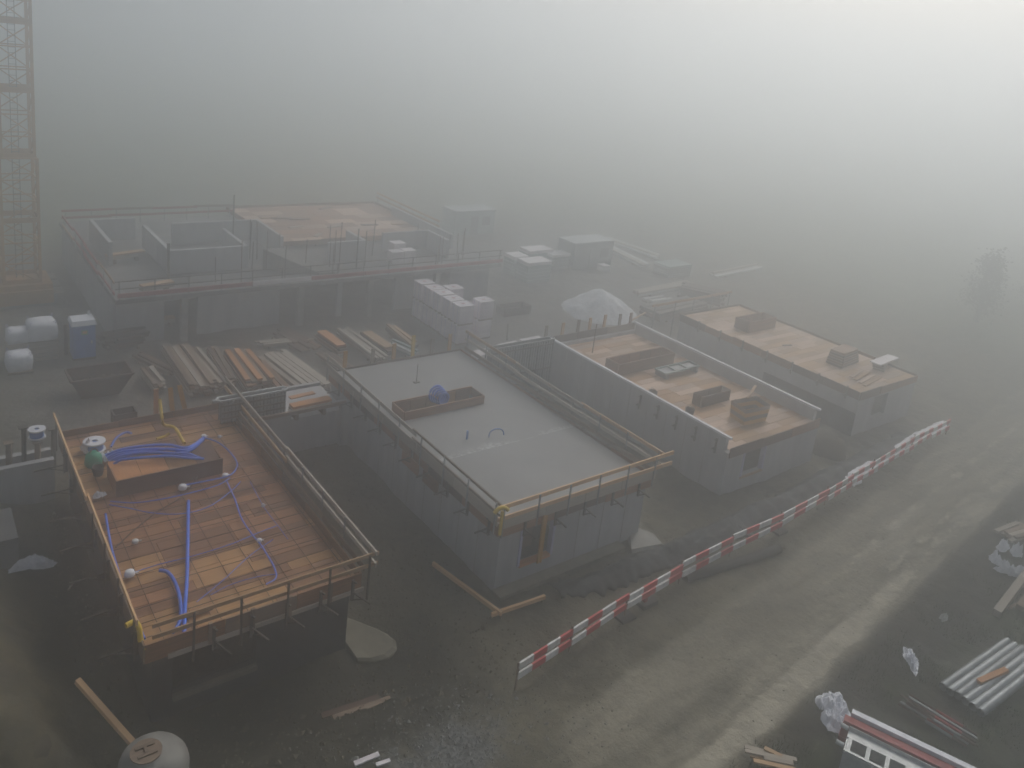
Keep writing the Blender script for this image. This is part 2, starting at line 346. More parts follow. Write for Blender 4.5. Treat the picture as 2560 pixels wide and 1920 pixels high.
for y in gy:
    for x in gx:
        near = -8 < x < 75 and 2 < y < 75
        gv.append((x, y, hgt(float(x), float(y)) if near else hgt(float(x), float(y), False)))
        d = y-road_l(x)
        on = sstep(-2.5, -1.9, d)*(1-sstep(1.3, 3.0, d))*sstep(13.5, 16.5, x)
        at_road.append(on)
        at_pale.append(max(.95*math.exp(-((d+1.6)/.62)**2)*sstep(15, 19, x)*(1-.42*sstep(27, 36, x))*sstep(-2.4, -2.05, d), .62*math.exp(-((d-.35)/.4)**2)*sstep(24, 32, x), .6*math.exp(-((d+.9)/.3)**2)*sstep(26, 34, x)))
        at_grit.append(.8*math.exp(-((x-12.2)/2.6)**2-((y-15.6)/1.6)**2))
        at_grass.append(.62*sstep(15, 19, x)*(1-sstep(9.6, 10.9, y))+.75*sstep(60, 75, x)*(1-sstep(58, 80, y)*0)*(0 if abs(d) < 3 else 1)+.9*sstep(66, 74, y)+.9*(1-sstep(-14, -6, x)))
        at_dark.append(max(.95*sstep(15, 19, x)*(1-sstep(-2.6, -2.1, d)) if d < 0 else 0, .8*(1-sstep(13.5, 15.5, x))*sstep(4.5, 6.5, x)*(1-sstep(20.5, 23, y))*sstep(15.5, 17.5, y), .75*sstep(1.8, 3, x)*(1-sstep(5, 6, x))*sstep(23, 26, y)*(1-sstep(35, 36.5, y))))
        at_bounce.append(max(sstep(62, 78, x), sstep(66, 76, y), 1-sstep(-14, -6, x)))
        at_clay.append((1-sstep(2.6, 3.6, x+.25*math.sin(y*1.3)))*sstep(18, 20, y)*(1-sstep(29.5, 31, y)))
        at_yard.append(sstep(35.5, 38, y)*(1-sstep(64, 72, y))*sstep(2, 6, x)*(1-sstep(56, 64, x)))
nx, ny = len(gx), len(gy)
gf = [(j*nx+i, j*nx+i+1, (j+1)*nx+i+1, (j+1)*nx+i) for j in range(ny-1) for i in range(nx-1)]
me = bpy.data.meshes.new('ground'); me.from_pydata(gv, [], gf); me.update(); me.polygons.foreach_set('use_smooth', [True]*len(me.polygons))
for nm, arr in (('road', at_road), ('pale', at_pale), ('grit', at_grit), ('grass', at_grass), ('yard', at_yard), ('dark_soil', at_dark), ('clay', at_clay), ('fog_bounce', at_bounce)):
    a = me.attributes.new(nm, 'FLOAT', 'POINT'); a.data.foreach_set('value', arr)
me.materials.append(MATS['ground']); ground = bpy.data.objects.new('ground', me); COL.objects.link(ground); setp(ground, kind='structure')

# ---------------------------------------------------------------- house shells
def wall_x(name, x0, x1, y0, y1, z0, z1, mat, parent, hole=None):
    """wall along X; hole = (x0, x1, z0, z1)"""
    m = MB()
    if hole:
        a, b, c, d = hole
        m.box(x0, a, y0, y1, z0, z1); m.box(b, x1, y0, y1, z0, z1); m.box(a, b, y0, y1, z0, c); m.box(a, b, y0, y1, d, z1)
    else: m.box(x0, x1, y0, y1, z0, z1)
    return m.build(name, mat, parent)
def ring_boards(parent, x0, x1, y0, y1, z0, z1, mats, th=.05, sides='fblr', step=2.4):
    """edge formwork: boards end to end round the deck, each a little out of line"""
    def run(a, b, fixed, horiz):
        n = max(1, round(abs(b-a)/step)); ed = [a+(b-a)*i/n for i in range(n+1)]
        for i in range(n):
            j = random.uniform(-.015, .015); zt = z1+random.uniform(-.035, .03); zb = z0+random.uniform(-.03, .02); mt = random.choice(mats)
            if horiz: blk('formwork_board', ed[i]+.012, ed[i+1]-.012, fixed-th/2+j, fixed+th/2+j, zb, zt, mt, parent)
            else: bar('formwork_board', (fixed+j, ed[i]+.012, (zb+zt)/2), (fixed+j, ed[i+1]-.012, (zb+zt)/2), th, zt-zb, mt, parent)
    if 'f' in sides: run(x0, x1, y0, True)
    if 'b' in sides: run(x0, x1, y1, True)
    if 'l' in sides: run(y0+.06, y1-.06, x0, False)
    if 'r' in sides: run(y0+.06, y1-.06, x1, False)
def deck_panels(parent, x0, x1, y0, y1, z, mats, pl=2.0, pw=.5, skip=None):
    y = y0; k = 0; pick = mats if callable(mats) else (lambda a, b: random.choice(mats))
    while y < y1-.05:
        x = x0-random.choice((0, .5, 1.0, 1.5)); ye = min(y+pw, y1)
        while x < x1-.03:
            a, b = max(x, x0), min(x+pl, x1)
            if b-a > .05 and not (skip and skip(a, b, y, ye)):
                dz = random.uniform(-.006, .006)
                blk('deck_panel', a+.008, b-.008, y+.008, ye-.008, z-.03+dz, z+dz, pick((a+b)/2, y), parent)
            x += pl
        y += pw; k += 1
def bracket(parent, x, y, z, ax, reach=.65):
    """steel edge bracket: upright, arm and strut pointing away from the wall; ax = outward unit vector"""
    m = MB(); o = Vector((ax[0], ax[1], 0)); p = Vector((x, y, z))
    m.beam(p+Vector((0, 0, .35)), p+Vector((0, 0, -.45)), .07, .09)
    m.beam(p+Vector((0, 0, -.12)), p+o*reach+Vector((0, 0, -.16)), .05, .05)
    m.beam(p+Vector((0, 0, -.42)), p+o*(reach*.55)+Vector((0, 0, -.16)), .04, .04)
    m.beam(p+o*.02+Vector((0, 0, .3)), p+o*.16+Vector((0, 0, .3)), .05, .05)
    return m.build('bracket', 'steel_dark', parent)
def guard_rail(label, p0, p1, zs, post_z0, ztop, mat, n_post, w=.06, h=.17, over=(0, 0), post_mat='steel_grey', skipposts=(), group=None, splits=1, post_r=.05):
    p0, p1 = Vector((*p0, 0)), Vector((*p1, 0)); d = (p1-p0).normalized(); t = thing('guard_rail', label, 'railing', (p0.x, p0.y, post_z0), group=group)
    for i in range(n_post):
        if i in skipposts: continue
        q = p0.lerp(p1, (i+.15)/(n_post-.7)); q += Vector((random.uniform(-.03, .03), random.uniform(-.03, .03), 0))
        bar('post', (q.x, q.y, post_z0), (q.x+random.uniform(-.02, .02), q.y+random.uniform(-.02, .02), ztop), post_r, post_r, post_mat, t)
    for z in zs:
        a, b = p0-d*over[0], p1+d*over[1]; side = Vector((-d.y, d.x, 0))*.045
        for k in range(splits):
            q0, q1 = a.lerp(b, k/splits), a.lerp(b, (k+1)/splits)
            if k < splits-1: q1 = q1+d*.25
            j = side*(1 if k % 2 else -1) if splits > 1 else side
            bar('rail', (q0.x+j.x, q0.y+j.y, z+random.uniform(-.03, .03)), (q1.x+j.x, q1.y+j.y, z+random.uniform(-.03, .03)), w, h, mat if isinstance(mat, str) else random.choice(mat), t)
    return t
def form_beam(x, y, z0, z1, label, group, mat='beam_yellow', lean=(0, 0)):
    """timber formwork beam: two flanges and a web"""
    t = thing('formwork_beam', label, 'beam', (x, y, z0), group=group); a, b = Vector((x, y, z0)), Vector((x+lean[0], y+lean[1], z1))
    m = MB(); m.beam(a, b, .03, .15); m.build('web', mat, t)
    for s in (-1, 1): bar('flange', a+Vector((s*.08, 0, 0)), b+Vector((s*.08, 0, 0)), .08, .04, mat, t)
    return t
def open_box(name, label, x0, x1, y0, y1, z0, z1, th, mo, mi, inner_step=.9):
    """formwork for a stair opening: four sides of boards, lighter boards lining the inside"""
    t = thing(name, label, 'formwork', ((x0+x1)/2, (y0+y1)/2, z0))
    for y, s in ((y0, 1), (y1, -1)):
        blk('side_panel', x0, x1, y-th/2, y+th/2, z0, z1+random.uniform(-.02, .02), mo, t)
    for x in (x0, x1):
        bar('side_panel', (x, y0+th, (z0+z1)/2), (x, y1-th, (z0+z1)/2), th, z1-z0, mo, t)
    n = max(2, round((x1-x0-.2)/inner_step))
    for i in range(n):
        a, b = x0+.1+(x1-x0-.2)*i/n, x0+.1+(x1-x0-.2)*(i+1)/n
        blk('lining_board', a+.01, b-.01, y1-th/2-.035, y1-th/2-.008, z0-.25, z1-.05, mi if 0 < i < n-1 else mo, t)
    return t

# --- house B, middle: walls and slab cast
BX0, BX1, BY0, BY1, BZ = 17.6, 25.45, 20.85, 35.7, 3.0
hB = thing('house_shell', 'grey concrete house shell with freshly cast slab and timbered front window opening', 'building', ((BX0+BX1)/2, BY0, 0))
WIN = (18.62, 20.35, .85, 2.45)
wall_x('wall', BX0, BX1, BY0, BY0+.25, -.3, 2.72, 'concrete', hB, WIN)
wall_x('wall', BX0, BX1, BY1-.25, BY1, -.3, 2.72, 'concrete', hB)
MB().box(BX0, BX0+.25, BY0+.25, BY1-.25, -.3, 2.72).build('wall', 'concrete', hB)
MB().box(BX1-.25, BX1, BY0+.25, BY1-.25, -.3, 2.72).build('wall', 'concrete', hB)
SB = (18.35, 22.85, 29.6, 30.75)
m = MB()
for a in ((BX0-.05, SB[0], BY0-.05, BY1+.05), (SB[1], BX1+.05, BY0-.05, BY1+.05), (SB[0], SB[1], BY0-.05, SB[2]), (SB[0], SB[1], SB[3], BY1+.05)): m.box(*a, 2.72, BZ)
m.build('slab', 'fresh_slab', hB)
MB().box(BX0+.25, BX1-.25, BY0+.25, BY1-.25, -.2, -.05).build('floor_slab', 'concrete', hB)
win = bpy.data.objects.new('window', None); COL.objects.link(win); win.parent = hB; win.empty_display_size = .1
MB().box(WIN[0]-.02, WIN[0]+.09, BY0-.05, BY0+.2, WIN[2]-.02, WIN[3]+.05).build('jamb', 'lilac', win)
MB().box(WIN[1]-.09, WIN[1]+.02, BY0-.05, BY0+.2, WIN[2]-.02, WIN[3]+.05).build('jamb', 'lilac', win)
blk('sill', WIN[0]+.09, WIN[1]-.09, BY0-.06, BY0+.2, WIN[2]-.1, WIN[2]+.02, 'timber_orange', win)
blk('shutter_board', WIN[0]+.09, WIN[0]+.75, BY0+.16, BY0+.2, 1.45, WIN[3]+.02, 'plywood_dark', win)
ring_boards(hB, BX0-.13, BX1+.13, BY0-.13, BY1+.13, 2.55, 3.1, ['plywood', 'plywood_dark', 'plywood', 'timber_old'])
for i in range(10): bracket(hB, BX0-.2, BY0+.5+i*1.45, 2.75, (-1, 0))
for i in range(5): bracket(hB, BX0+1.0+i*1.55, BY0-.2, 2.75, (0, -1))
for i in range(8): bracket(hB, BX1+.2, BY0+1+i*1.75, 2.75, (1, 0), .4)
for i, (a, b) in enumerate(((4.0, 5.2), (5.6, 7.0))):
    bar('hanging_board', (BX0-.27, BY0+a, 2.35), (BX0-.27, BY0+b, 2.35), .04, .55, 'plywood', hB)
def toe_boards(parent, p0, p1, z0, z1, mat, n, th=.05):
    p0, p1 = Vector((*p0, 0)), Vector((*p1, 0))
    for i in range(n):
        a, b = p0.lerp(p1, i/n+.002), p0.lerp(p1, (i+1)/n-.002); z = (z0+z1)/2+random.uniform(-.02, .02)
        bar('toe_board', (a.x, a.y, z), (b.x, b.y, z), th, z1-z0, mat, parent)
g = guard_rail('pair of pale timber rails along the near end of the fresh slab', (BX0-.5, BY0-.42), (BX1+.15, BY0-.42), (3.58, 4.05), 2.75, 4.12, 'timber_new', 6, over=(.02, .85))
toe_boards(g, (BX0-.22, BY0-.34), (BX1+.1, BY0-.34), 3.06, 3.46, 'timber_grey', 4)
g = guard_rail('dark rails and grey toe boards along the left side of the fresh slab', (BX0-.38, BY0-.3), (BX0-.38, BY1), (), 2.75, 4.05, 'timber_old', 9)
for z in (3.62, 4.02): bar('rail', (BX0-.33, BY0-.3, z), (BX0-.33, BY0+6.2, z+.02), .06, .1, 'timber_old', g)
bar('rail', (BX0-.33, BY0+5.9, 3.9), (BX0-.33, BY1+.2, 3.98), .04, .2, 'timber_grey', g)
bar('rail', (BX0-.42, BY0+6.0, 3.55), (BX0-.42, BY1-.1, 3.58), .04, .2, 'timber_grey', g)
toe_boards(g, (BX0-.28, BY0-.1), (BX0-.28, BY1), 3.04, 3.52, 'timber_grey', 5)
g = guard_rail('pale double rails along the right side of the fresh slab', (BX1+.45, BY0-.3), (BX1+.45, BY1+.3), (3.55, 4.02), 2.75, 4.1, ['timber', 'timber_grey'], 9, splits=3)
toe_boards(g, (BX1+.3, BY0), (BX1+.3, BY1), 3.1, 3.3, 'timber_old', 4)
open_box('stair_opening_formwork', 'brown plywood box round the stair opening in the fresh slab', SB[0], SB[1], SB[2], SB[3], BZ-.02, BZ+.42, .06, 'plywood', 'plywood_tan')
form_beam(19.55, BY0-.22, .82, 3.35, 'tall orange formwork beam standing in the front window opening', 'window prop beam', 'beam_yellow')
# clamp and short yellow post at the near corner
t = thing('corner_clamp', 'yellow plastic clamp on the near left corner post of the fresh slab', 'clamp', (BX0-.42, BY0-.42, 3.0))
bar('post', (BX0-.42, BY0-.45, 2.95), (BX0-.42, BY0-.45, 3.95), .09, .09, 'yellow_plastic', t)
MB().tube(smooth_path([(BX0-.75, BY0-.4, 3.92), (BX0-.6, BY0-.42, 4.06), (BX0-.35, BY0-.45, 4.08), (BX0-.2, BY0-.5, 3.95)]), .075, 8).build('hook', 'yellow_plastic', t, True)
GB = 'upright formwork beams at the back edge of the fresh slab'
WB = ['leftmost of the upright beams behind the fresh slab', 'second upright beam from the left behind the fresh slab', 'third upright beam from the left behind the fresh slab', 'bright yellow upright beam behind the fresh slab', 'fifth upright beam from the left behind the fresh slab', 'rightmost of the upright beams behind the fresh slab']
for i, (x, mt, h) in enumerate(((18.4, 'beam_yellow', .95), (20.0, 'timber_grey', .85), (21.3, 'beam_yellow', .95), (22.5, 'yellow_plastic', 1.25), (23.7, 'timber_grey', .9), (24.9, 'beam_yellow', 1.0))):
    form_beam(x, BY1+.28, 2.3, 3.0+h, WB[i], GB, mt, (random.uniform(-.05, .05), 0))
# coil of blue conduit hanging over the opening box
t = thing('conduit_coil', 'coil of blue conduit hung over the stair opening box on the fresh slab', 'conduit', (20.7, 30.7, 3.0))
for k in range(5):
    pts = [(20.65+.38*math.cos(a)*(1-.06*k)+.08*k, 30.58-.05*k, 3.5+.42*math.sin(a)*(1-.07*k)-.06*k) for a in [2*PI*i/16 for i in range(17)]]
    MB().tube(pts, .055, 6, False).build('loop', 'blue_pipe', t, True)
setp(MB().tube(smooth_path([(21.05, 26.6, BZ-.02), (21.1, 26.6, 3.25), (21.4, 26.6, 3.36), (21.75, 26.55, 3.25), (21.85, 26.5, BZ-.02)]), .03, 6).build('conduit_arch', 'blue_paint', None, True), 'thin dark arch of conduit rising from the fresh slab', 'conduit')
setp(MB().tube([(20.05, 26.9, BZ-.02), (20.05, 26.9, 3.42)], .045, 6).build('conduit_stub', 'blue_paint'), 'short blue conduit stub standing in the fresh slab', 'conduit')
t = thing('level_rod', 'thin dark rod on a small foot standing on the fresh slab', 'rod', (21.0, 33.0, BZ))
MB().tube([(21.0, 33.0, BZ), (21.0, 33.0, BZ+1.0)], .02, 6).build('rod', 'steel_dark', t); MB().box(20.85, 21.15, 32.9, 33.1, BZ, BZ+.05).build('foot', 'steel_dark', t)

def fins(parent, x0, x1, y0, y1, z0, z1, step=1.35):
    """thin concrete fins left where the wall formwork panels met"""
    for k in range(1, int((y1-y0)/step)+1):
        y = y0+k*step; bar('joint_fin', (x0-.004, y, z0), (x0-.004, y, z1), .03, .03, 'concrete_light', parent)
    for k in range(1, int((x1-x0)/step)+1):
        x = x0+k*step
        if not (parent == hB and WIN[0]-.1 < x < WIN[1]+.1): bar('joint_fin', (x, y0-.004, z0), (x, y0-.004, z1), .03, .03, 'concrete_light', parent)
fins(hB, BX0, BX1, BY0, BY1, -.2, 2.5)

# --- house A, left front: deck form with rebar and conduits
AX0, AX1, AY0, AY1, AZ = 5.15, 12.0, 21.25, 35.3, 2.4
hA = thing('house_shell', 'house shell in the left foreground with brown plywood deck panels', 'building', ((AX0+AX1)/2, AY0, -.6))
wall_x('wall', AX0+.25, AX1-.2, AY0+.35, AY0+.6, -1.3, AZ-.32, 'wall_black', hA, (6.0, 8.6, .2, 1.75))
wall_x('wall', AX0+.25, AX1-.2, AY1-.45, AY1-.2, -1.3, AZ-.32, 'concrete', hA)
MB().box(AX0+.25, AX0+.5, AY0+.6, AY1-.45, -1.3, AZ-.32).build('wall', 'wall_black', hA)
MB().box(AX1-.45, AX1-.2, AY0+.6, AY1-.45, -1.3, AZ-.32).build('wall', 'wall_black', hA)
blk('window_sill', 6.0, 8.6, AY0+.2, AY0+.55, .02, .2, 'concrete_muddy', hA)
for i in range(15): bar('joist', (AX0+.12, AY0+.4+i*.95, AZ-.21), (AX1-.12, AY0+.4+i*.95, AZ-.21), .08, .2, 'beam_yellow', hA)
AB = (6.15, 10.1, 29.75, 31.3)
random.seed(5)
def a_pick(x, y):
    n_ = mnoise.noise((x*.33, y*.55, 2.4))+(.2 if 21.5 < y < 24.6 and 7.2 < x < 10.2 else 0)+(.2 if 25.8 < y < 26.9 else 0)
    return 'plywood_tan' if n_+random.uniform(-.2, .2) > .24 else ('plywood_dark' if random.random() < .1 else 'plywood')
deck_panels(hA, AX0+.05, AX1-.05, AY0+.05, AY1-.05, AZ-.06, a_pick, 2.5, .5,
            skip=lambda a, b, c, d: a > AB[0]-.3 and b < AB[1]+.3 and c > AB[2]-.1 and d < AB[3]+.1)
ring_boards(hA, AX0-.03, AX1+.03, AY0-.03, AY1+.03, AZ-.42, AZ+.2, ['plywood', 'plywood', 'timber_old'], sides='fbr')
bar('formwork_board', (AX0-.05, AY0-.03, AZ-.1), (AX0-.05, AY1, AZ-.1), .05, .62, 'timber_old', hA)
blk('waling', AX0+.6, AX1+.1, AY0-.12, AY0-.06, AZ-.46, AZ-.32, 'timber_grey', hA)
for i in range(7): bracket(hA, AX0-.1, AY0+.6+i*1.9, AZ-.1, (-1, 0), 1.15)
for i in range(5): bracket(hA, AX0+1.9+i*1.15, AY0-.16, AZ-.2, (.35, -.94), .8)
for x in (6.9, 8.2, 9.4, 10.8): blk('cleat', x, x+.12, AY0-.15, AY0-.055, AZ-.42, AZ+.3, 'timber_old', hA)
# stair opening box
t = thing('stair_opening_formwork', 'brown plywood box covered with orange panels on the rebar deck', 'formwork', ((AB[0]+AB[1])/2, (AB[2]+AB[3])/2, AZ-.06))
for y in (AB[2], AB[3]): blk('side_panel', AB[0], AB[1], y-.03, y+.03, AZ-.3, AZ+.62, 'plywood_dark', t)
for x in (AB[0]+.03, AB[1]-.03): bar('side_panel', (x, AB[2]+.04, AZ+.16), (x, AB[3]-.04, AZ+.16), .06, .9, 'plywood', t)
for a, b, mt in ((0, .95, 'timber_orange'), (.97, 1.95, 'timber_orange'), (1.97, 3.0, 'plywood_tan'), (3.02, 3.92, 'plywood_dark')):
    bar('cover_panel', (AB[0]+(a+b)/2, AB[2]+.12, AZ+.5), (AB[0]+(a+b)/2, AB[3]-.1, AZ+.64), b-a, .025, mt, t)
# rebar
t = thing('rebar_mesh', 'grid of dark reinforcing bars laid over the plywood deck', 'rebar', ((AX0+AX1)/2, AY0+4, AZ))
for i in range(8):
    x = AX0+.5+i*.86+random.uniform(-.12, .12)
    if not (AB[0]-.05 < x < AB[1]+.05): bar('rebar', (x, AY0+.15, AZ), (x+.03, AY1-.2, AZ), .024, .024, 'rebar_steel', t, 'rod')
    else: bar('rebar', (x, AY0+.15, AZ), (x+.03, AB[2]-.1, AZ), .024, .024, 'rebar_steel', t, 'rod')
for i in range(10):
    y = AY0+.35+i*.82+random.uniform(-.15, .15)
    bar('rebar', (AX0+.15, y, AZ+.03), (AX1-.15, y+random.uniform(-.12, .12), AZ+.03), .022, .022, 'rebar_steel', t, 'rod')
for i in range(5):
    y = AB[3]+.5+i*.75
    bar('rebar', (AX0+.15, y, AZ+.03), (AX1-.15, y, AZ+.03), .022, .022, 'rebar_steel', t, 'rod')
# rails
guard_rail('single long plank rail along the left side of the rebar deck', (AX0-.3, AY0-.1), (AX0-.2, AY1-.2), (3.55,), 2.0, 3.55, 'timber_new', 8, w=.06, h=.17, splits=2, post_mat='steel_dark')
guard_rail('double timber rails along the near end of the rebar deck', (AX0+1.0, AY0-.35), (AX1+.35, AY0-.35), (3.02, 3.42), 1.75, 3.45, 'timber', 5, w=.05, h=.13, over=(.9, .1), post_mat='steel_dark', post_r=.06)
g = guard_rail('double pale rails along the right side of the rebar deck', (AX1+.28, AY0-.3), (AX1+.28, AY1-.6), (3.05, 3.5), 1.9, 3.55, ['timber', 'timber_grey'], 8, splits=2, over=(.1, 1.3))
toe_boards(g, (AX1+.14, AY0), (AX1+.14, AY1-.3), 2.62, 2.86, 'timber_old', 4)
GA = 'upright formwork beams at the back of the rebar deck'
for i, (x, dx, mt, h, lb) in enumerate(((9.0, 0, 'timber_orange', 1.35, 'orange upright beam left of the three behind the rebar deck'), (9.75, -.15, 'beam_yellow', 1.3, 'middle upright orange beam behind the rebar deck'), (10.35, -.35, 'beam_yellow', 1.35, 'leaning orange beam right of the three behind the rebar deck'))):
    form_beam(x, AY1+.2, 2.0, 2.4+h, lb, GA, mt, (dx, 0))
# yellow drain pipe over the back of the deck
setp(MB().tube(smooth_path([at(345, 862, 3.9), at(350, 905, 3.2), at(355, 918, 2.75), at(378, 925, 2.6), at(398, 958, 2.5)], 4), .07, 8).build('drain_pipe', 'yellow_plastic', None, True), 'bent yellow pipe running over the back edge of the rebar deck', 'pipe')
setp(MB().tube(smooth_path([at(338, 948, 2.5), at(355, 943, 2.5), at(366, 936, 2.6)], 4), .06, 8).build('drain_pipe', 'yellow_plastic', None, True), 'short yellow pipe lying behind the blue conduit bundle', 'pipe')
setp(MB().tube(smooth_path([at(272, 1352, 3.0), at(290, 1344, 3.0), at(300, 1356, 2.9), at(304, 1385, 2.55)], 4), .085, 8).build('hose_hook', 'yellow_plastic', None, True), 'yellow hook over the near left corner of the rebar deck', 'hook')
setp(MB().tube(smooth_path([at(312, 1402, 2.5), at(335, 1393, 2.5), at(362, 1385, 2.5)], 3), .035, 6).build('yellow_hose', 'yellow_plastic', None, True), 'thin yellow hose lying on the near corner of the rebar deck', 'hose')
# conduits: (label, points on the photograph, height, radius)
Z2 = AZ+.06
CON = [('thick straight blue conduit running down the middle of the rebar deck', [(407, 1082), (406, 1160), (404, 1250), (400, 1310), (398, 1372)], .062),
 ('thick blue conduit bending into a hook beside the straight one', [(344, 1232), (362, 1236), (378, 1258), (388, 1290), (391, 1325), (386, 1348), (373, 1366)], .06),
 ('thin blue conduit along the left edge of the rebar deck', [(228, 1110), (240, 1180), (256, 1235), (275, 1290), (298, 1345), (312, 1380)], .04),
 ('thin blue conduit crossing from the white box to the right', [(285, 1238), (340, 1220), (420, 1200), (500, 1175), (560, 1150), (600, 1135)], .016),
 ('blue conduit running along the right of the rebar deck', [(490, 1040), (508, 1080), (522, 1120), (545, 1155), (560, 1172), (575, 1195), (592, 1225), (596, 1248), (575, 1262)], .028),
 ('thin violet conduit along the far right of the rebar deck', [(540, 1040), (570, 1095), (600, 1135), (622, 1165)], .014),
 ('thin blue conduit curving below the orange panelled box', [(238, 1083), (290, 1086), (350, 1078), (410, 1065), (470, 1048), (497, 1032)], .024),
 ('thin blue conduit sagging below the curved one', [(236, 1090), (280, 1098), (330, 1108), (390, 1110), (450, 1095), (500, 1060), (520, 1040)], .02),
 ('thin blue conduit crossing the near right of the rebar deck', [(455, 1285), (500, 1262), (560, 1245), (600, 1240)], .014),
 ('thin blue conduit running diagonally across the rebar deck', [(425, 1300), (480, 1255), (540, 1200), (590, 1165)], .014),
 ('blue conduit looping round the right end of the orange panelled box', [(440, 945), (470, 955), (495, 975), (512, 1000), (505, 1020), (488, 1030), (465, 1035), (400, 1048)], .034),
 ('thin dark cable snaking across the rebar deck', [(250, 1182), (290, 1145), (340, 1105), (390, 1075), (420, 1040), (440, 1000)], .02)]
for lb, pts, r in CON:
    mt = 'rubber' if 'cable' in lb else 'blue_pipe'
    setp(MB().tube(smooth_path([at(u, v, Z2+r) for u, v in pts], 6), r, 7).build('cable' if 'cable' in lb else 'conduit', mt, None, True), lb, 'cable' if 'cable' in lb else 'conduit')
t = thing('conduit_bundle', 'bundle of thick blue conduits lying across the orange panelled box', 'conduit', at(320, 970, AZ+.6))
for k in range(6):
    dv = k*4.4; zz = AZ+.7+.05*(k % 2)+.02*random.random()
    end = [(440, 945+dv*.6)] if k < 3 else [(425+8*(k-3), 980+dv*.5)]
    MB().tube(smooth_path([at(228+3*k, 984+dv, zz-.2), at(262, 972+dv+random.uniform(-2, 2), zz), at(315, 963+dv+random.uniform(-3, 3), zz+.04), at(365, 964+dv+random.uniform(-3, 3), zz+.04), at(405, 967+dv, zz)]+[at(*e, zz-.1) for e in end], 5), .055, 7).build('pipe', 'blue_pipe', t, True)
setp(MB().tube(smooth_path([at(240, 965, 2.5), at(252, 945, 2.6), at(272, 934, 2.6), at(284, 936, 2.6)], 5), .05, 7).build('conduit', 'blue_pipe', None, True), 'short blue conduit curving behind the conduit bundle', 'conduit')
def junction(u, v, label, sx=.28, h=.16, mat='white_plastic', z=AZ+.05):
    p = at(u, v, z); t = thing('junction_box', label, 'box', p, group=None)
    MB().lathe(p, [(sx*.55, 0), (sx*.6, h*.3), (sx*.5, h), (sx*.2, h*1.15)], 10).build('shell', mat, t, True)
    MB().tube([p+Vector((sx*.4, 0, h*.3)), p+Vector((sx*1.0, -.02, h*.3))], .03, 6).build('spout', mat, t)
junction(394, 1056, 'white junction box beside the top of the straight blue conduit')
junction(280, 1243, 'white junction box by the left rail of the rebar deck')
junction(560, 1170, 'small white junction box on the right hand blue conduit', .16, .1)
junction(568, 1094, 'tiny white cap on the thin violet conduit', .12, .1)
junction(487, 1029, 'white cap at the right end of the orange panelled box', .22, .1)
junction(440, 945, 'white end cap of the blue conduit bundle', .2, .12)
junction(474, 945, 'tiny white cap behind the right end of the conduit bundle', .14, .1)
junction(292, 1172, 'grey junction box beside the left edge conduit', .2, .1, 'steel_pale')
# things on the back left of the deck
def reel(u, v, z, label, r=.3):
    p = at(u, v, z); t = thing('cable_reel', label, 'reel', p)
    MB().lathe(p, [(r, 0), (r, .06)], 20).build('flange', 'white_plastic', t); MB().lathe(p+Vector((0, 0, .06)), [(r*.8, 0), (r*.8, .3)], 20).build('winding', 'blue_paint', t)
    m = MB(); n = 20; z0 = p.z+.36
    for k in range(n):
        a, b = 2*PI*k/n, 2*PI*(k+1)/n
        q = [(p.x+rr*math.cos(w), p.y+rr*math.sin(w), zz) for zz in (z0, z0+.06) for rr, w in ((r*.3, a), (r, a), (r, b), (r*.3, b))]
        m.add(q, [(0, 3, 2, 1), (4, 5, 6, 7), (1, 2, 6, 5), (0, 4, 7, 3)])
    m.build('flange', 'white_plastic', t)
    return t
reel(204, 972, 2.4, 'white reel wound with blue cable at the back of the rebar deck', .42)
reel(80, 945, 1.9, 'blue and white reel standing on the far left retaining wall', .34)
def crumple(name, label, c, sx, sy, hz, mat, rz=0, seed=0, n=14, thr=-.1, cat='sheet', parent=None):
    """crumpled sheet with a ragged outline: its own folds and thickness"""
    m = MB(); c = Vector(c); rings, seg = n, 44; ca, sa = math.cos(rz), math.sin(rz)
    for j in range(rings+1):
        f = j/rings
        for i in range(seg):
            a = 2*PI*i/seg; cu, cv = math.cos(a), math.sin(a)
            edge = .78+.42*mnoise.noise((cu*1.3+seed, cv*1.3, seed*.7))+.16*mnoise.noise((cu*4+seed, cv*4, 5.0))
            r = f*edge; u, v = cu*r, cv*r
            fold = abs(mnoise.noise((u*2.4+seed, v*2.4, seed*.7)))*1.5+abs(mnoise.noise((u*5.5+seed, v*5.5, 3)))*.8+.25*abs(mnoise.noise((u*11, v*11, seed)))
            x, y = u*sx/2, v*sy/2
            m.v.append((c.x+ca*x-sa*y, c.y+sa*x+ca*y, c.z+.02+hz*.8*fold*min(1, (1-f)*3+.12)))
    m.f = [(j*seg+i, j*seg+(i+1) % seg, (j+1)*seg+(i+1) % seg, (j+1)*seg+i) for j in range(rings) for i in range(seg)]
    o = m.build(name, mat, parent); s = o.modifiers.new('thickness', 'SOLIDIFY'); s.thickness = .012
    random.seed(seed+100)
    if label: setp(o, label, cat)
    return o
p = at(202, 1005, AZ); t = thing('tool_bag', 'green bag beside the left end of the orange panelled box', 'bag', p)
m = MB(); m.lathe(p, [(.28, 0), (.34, .12), (.3, .42), (.2, .55), (.08, .58)], 10); m.build('body', 'green_plastic', t, True)
MB().tube(smooth_path([p+Vector((-.15, 0, .53)), p+Vector((-.05, 0, .7)), p+Vector((.1, 0, .7)), p+Vector((.18, 0, .52))], 4), .025, 6).build('handle', 'rubber', t, True)
crumple('plastic_sheet', 'crumpled white plastic beside the green bag', at(232, 990, AZ+.1), .9, .7, .3, 'white_sheet', .4, 3)
crumple('plastic_sheet', 'crumpled pale sack left of the white cable reel', at(188, 972, AZ+.05), .6, .7, .45, 'wrap_white', .2, 5)
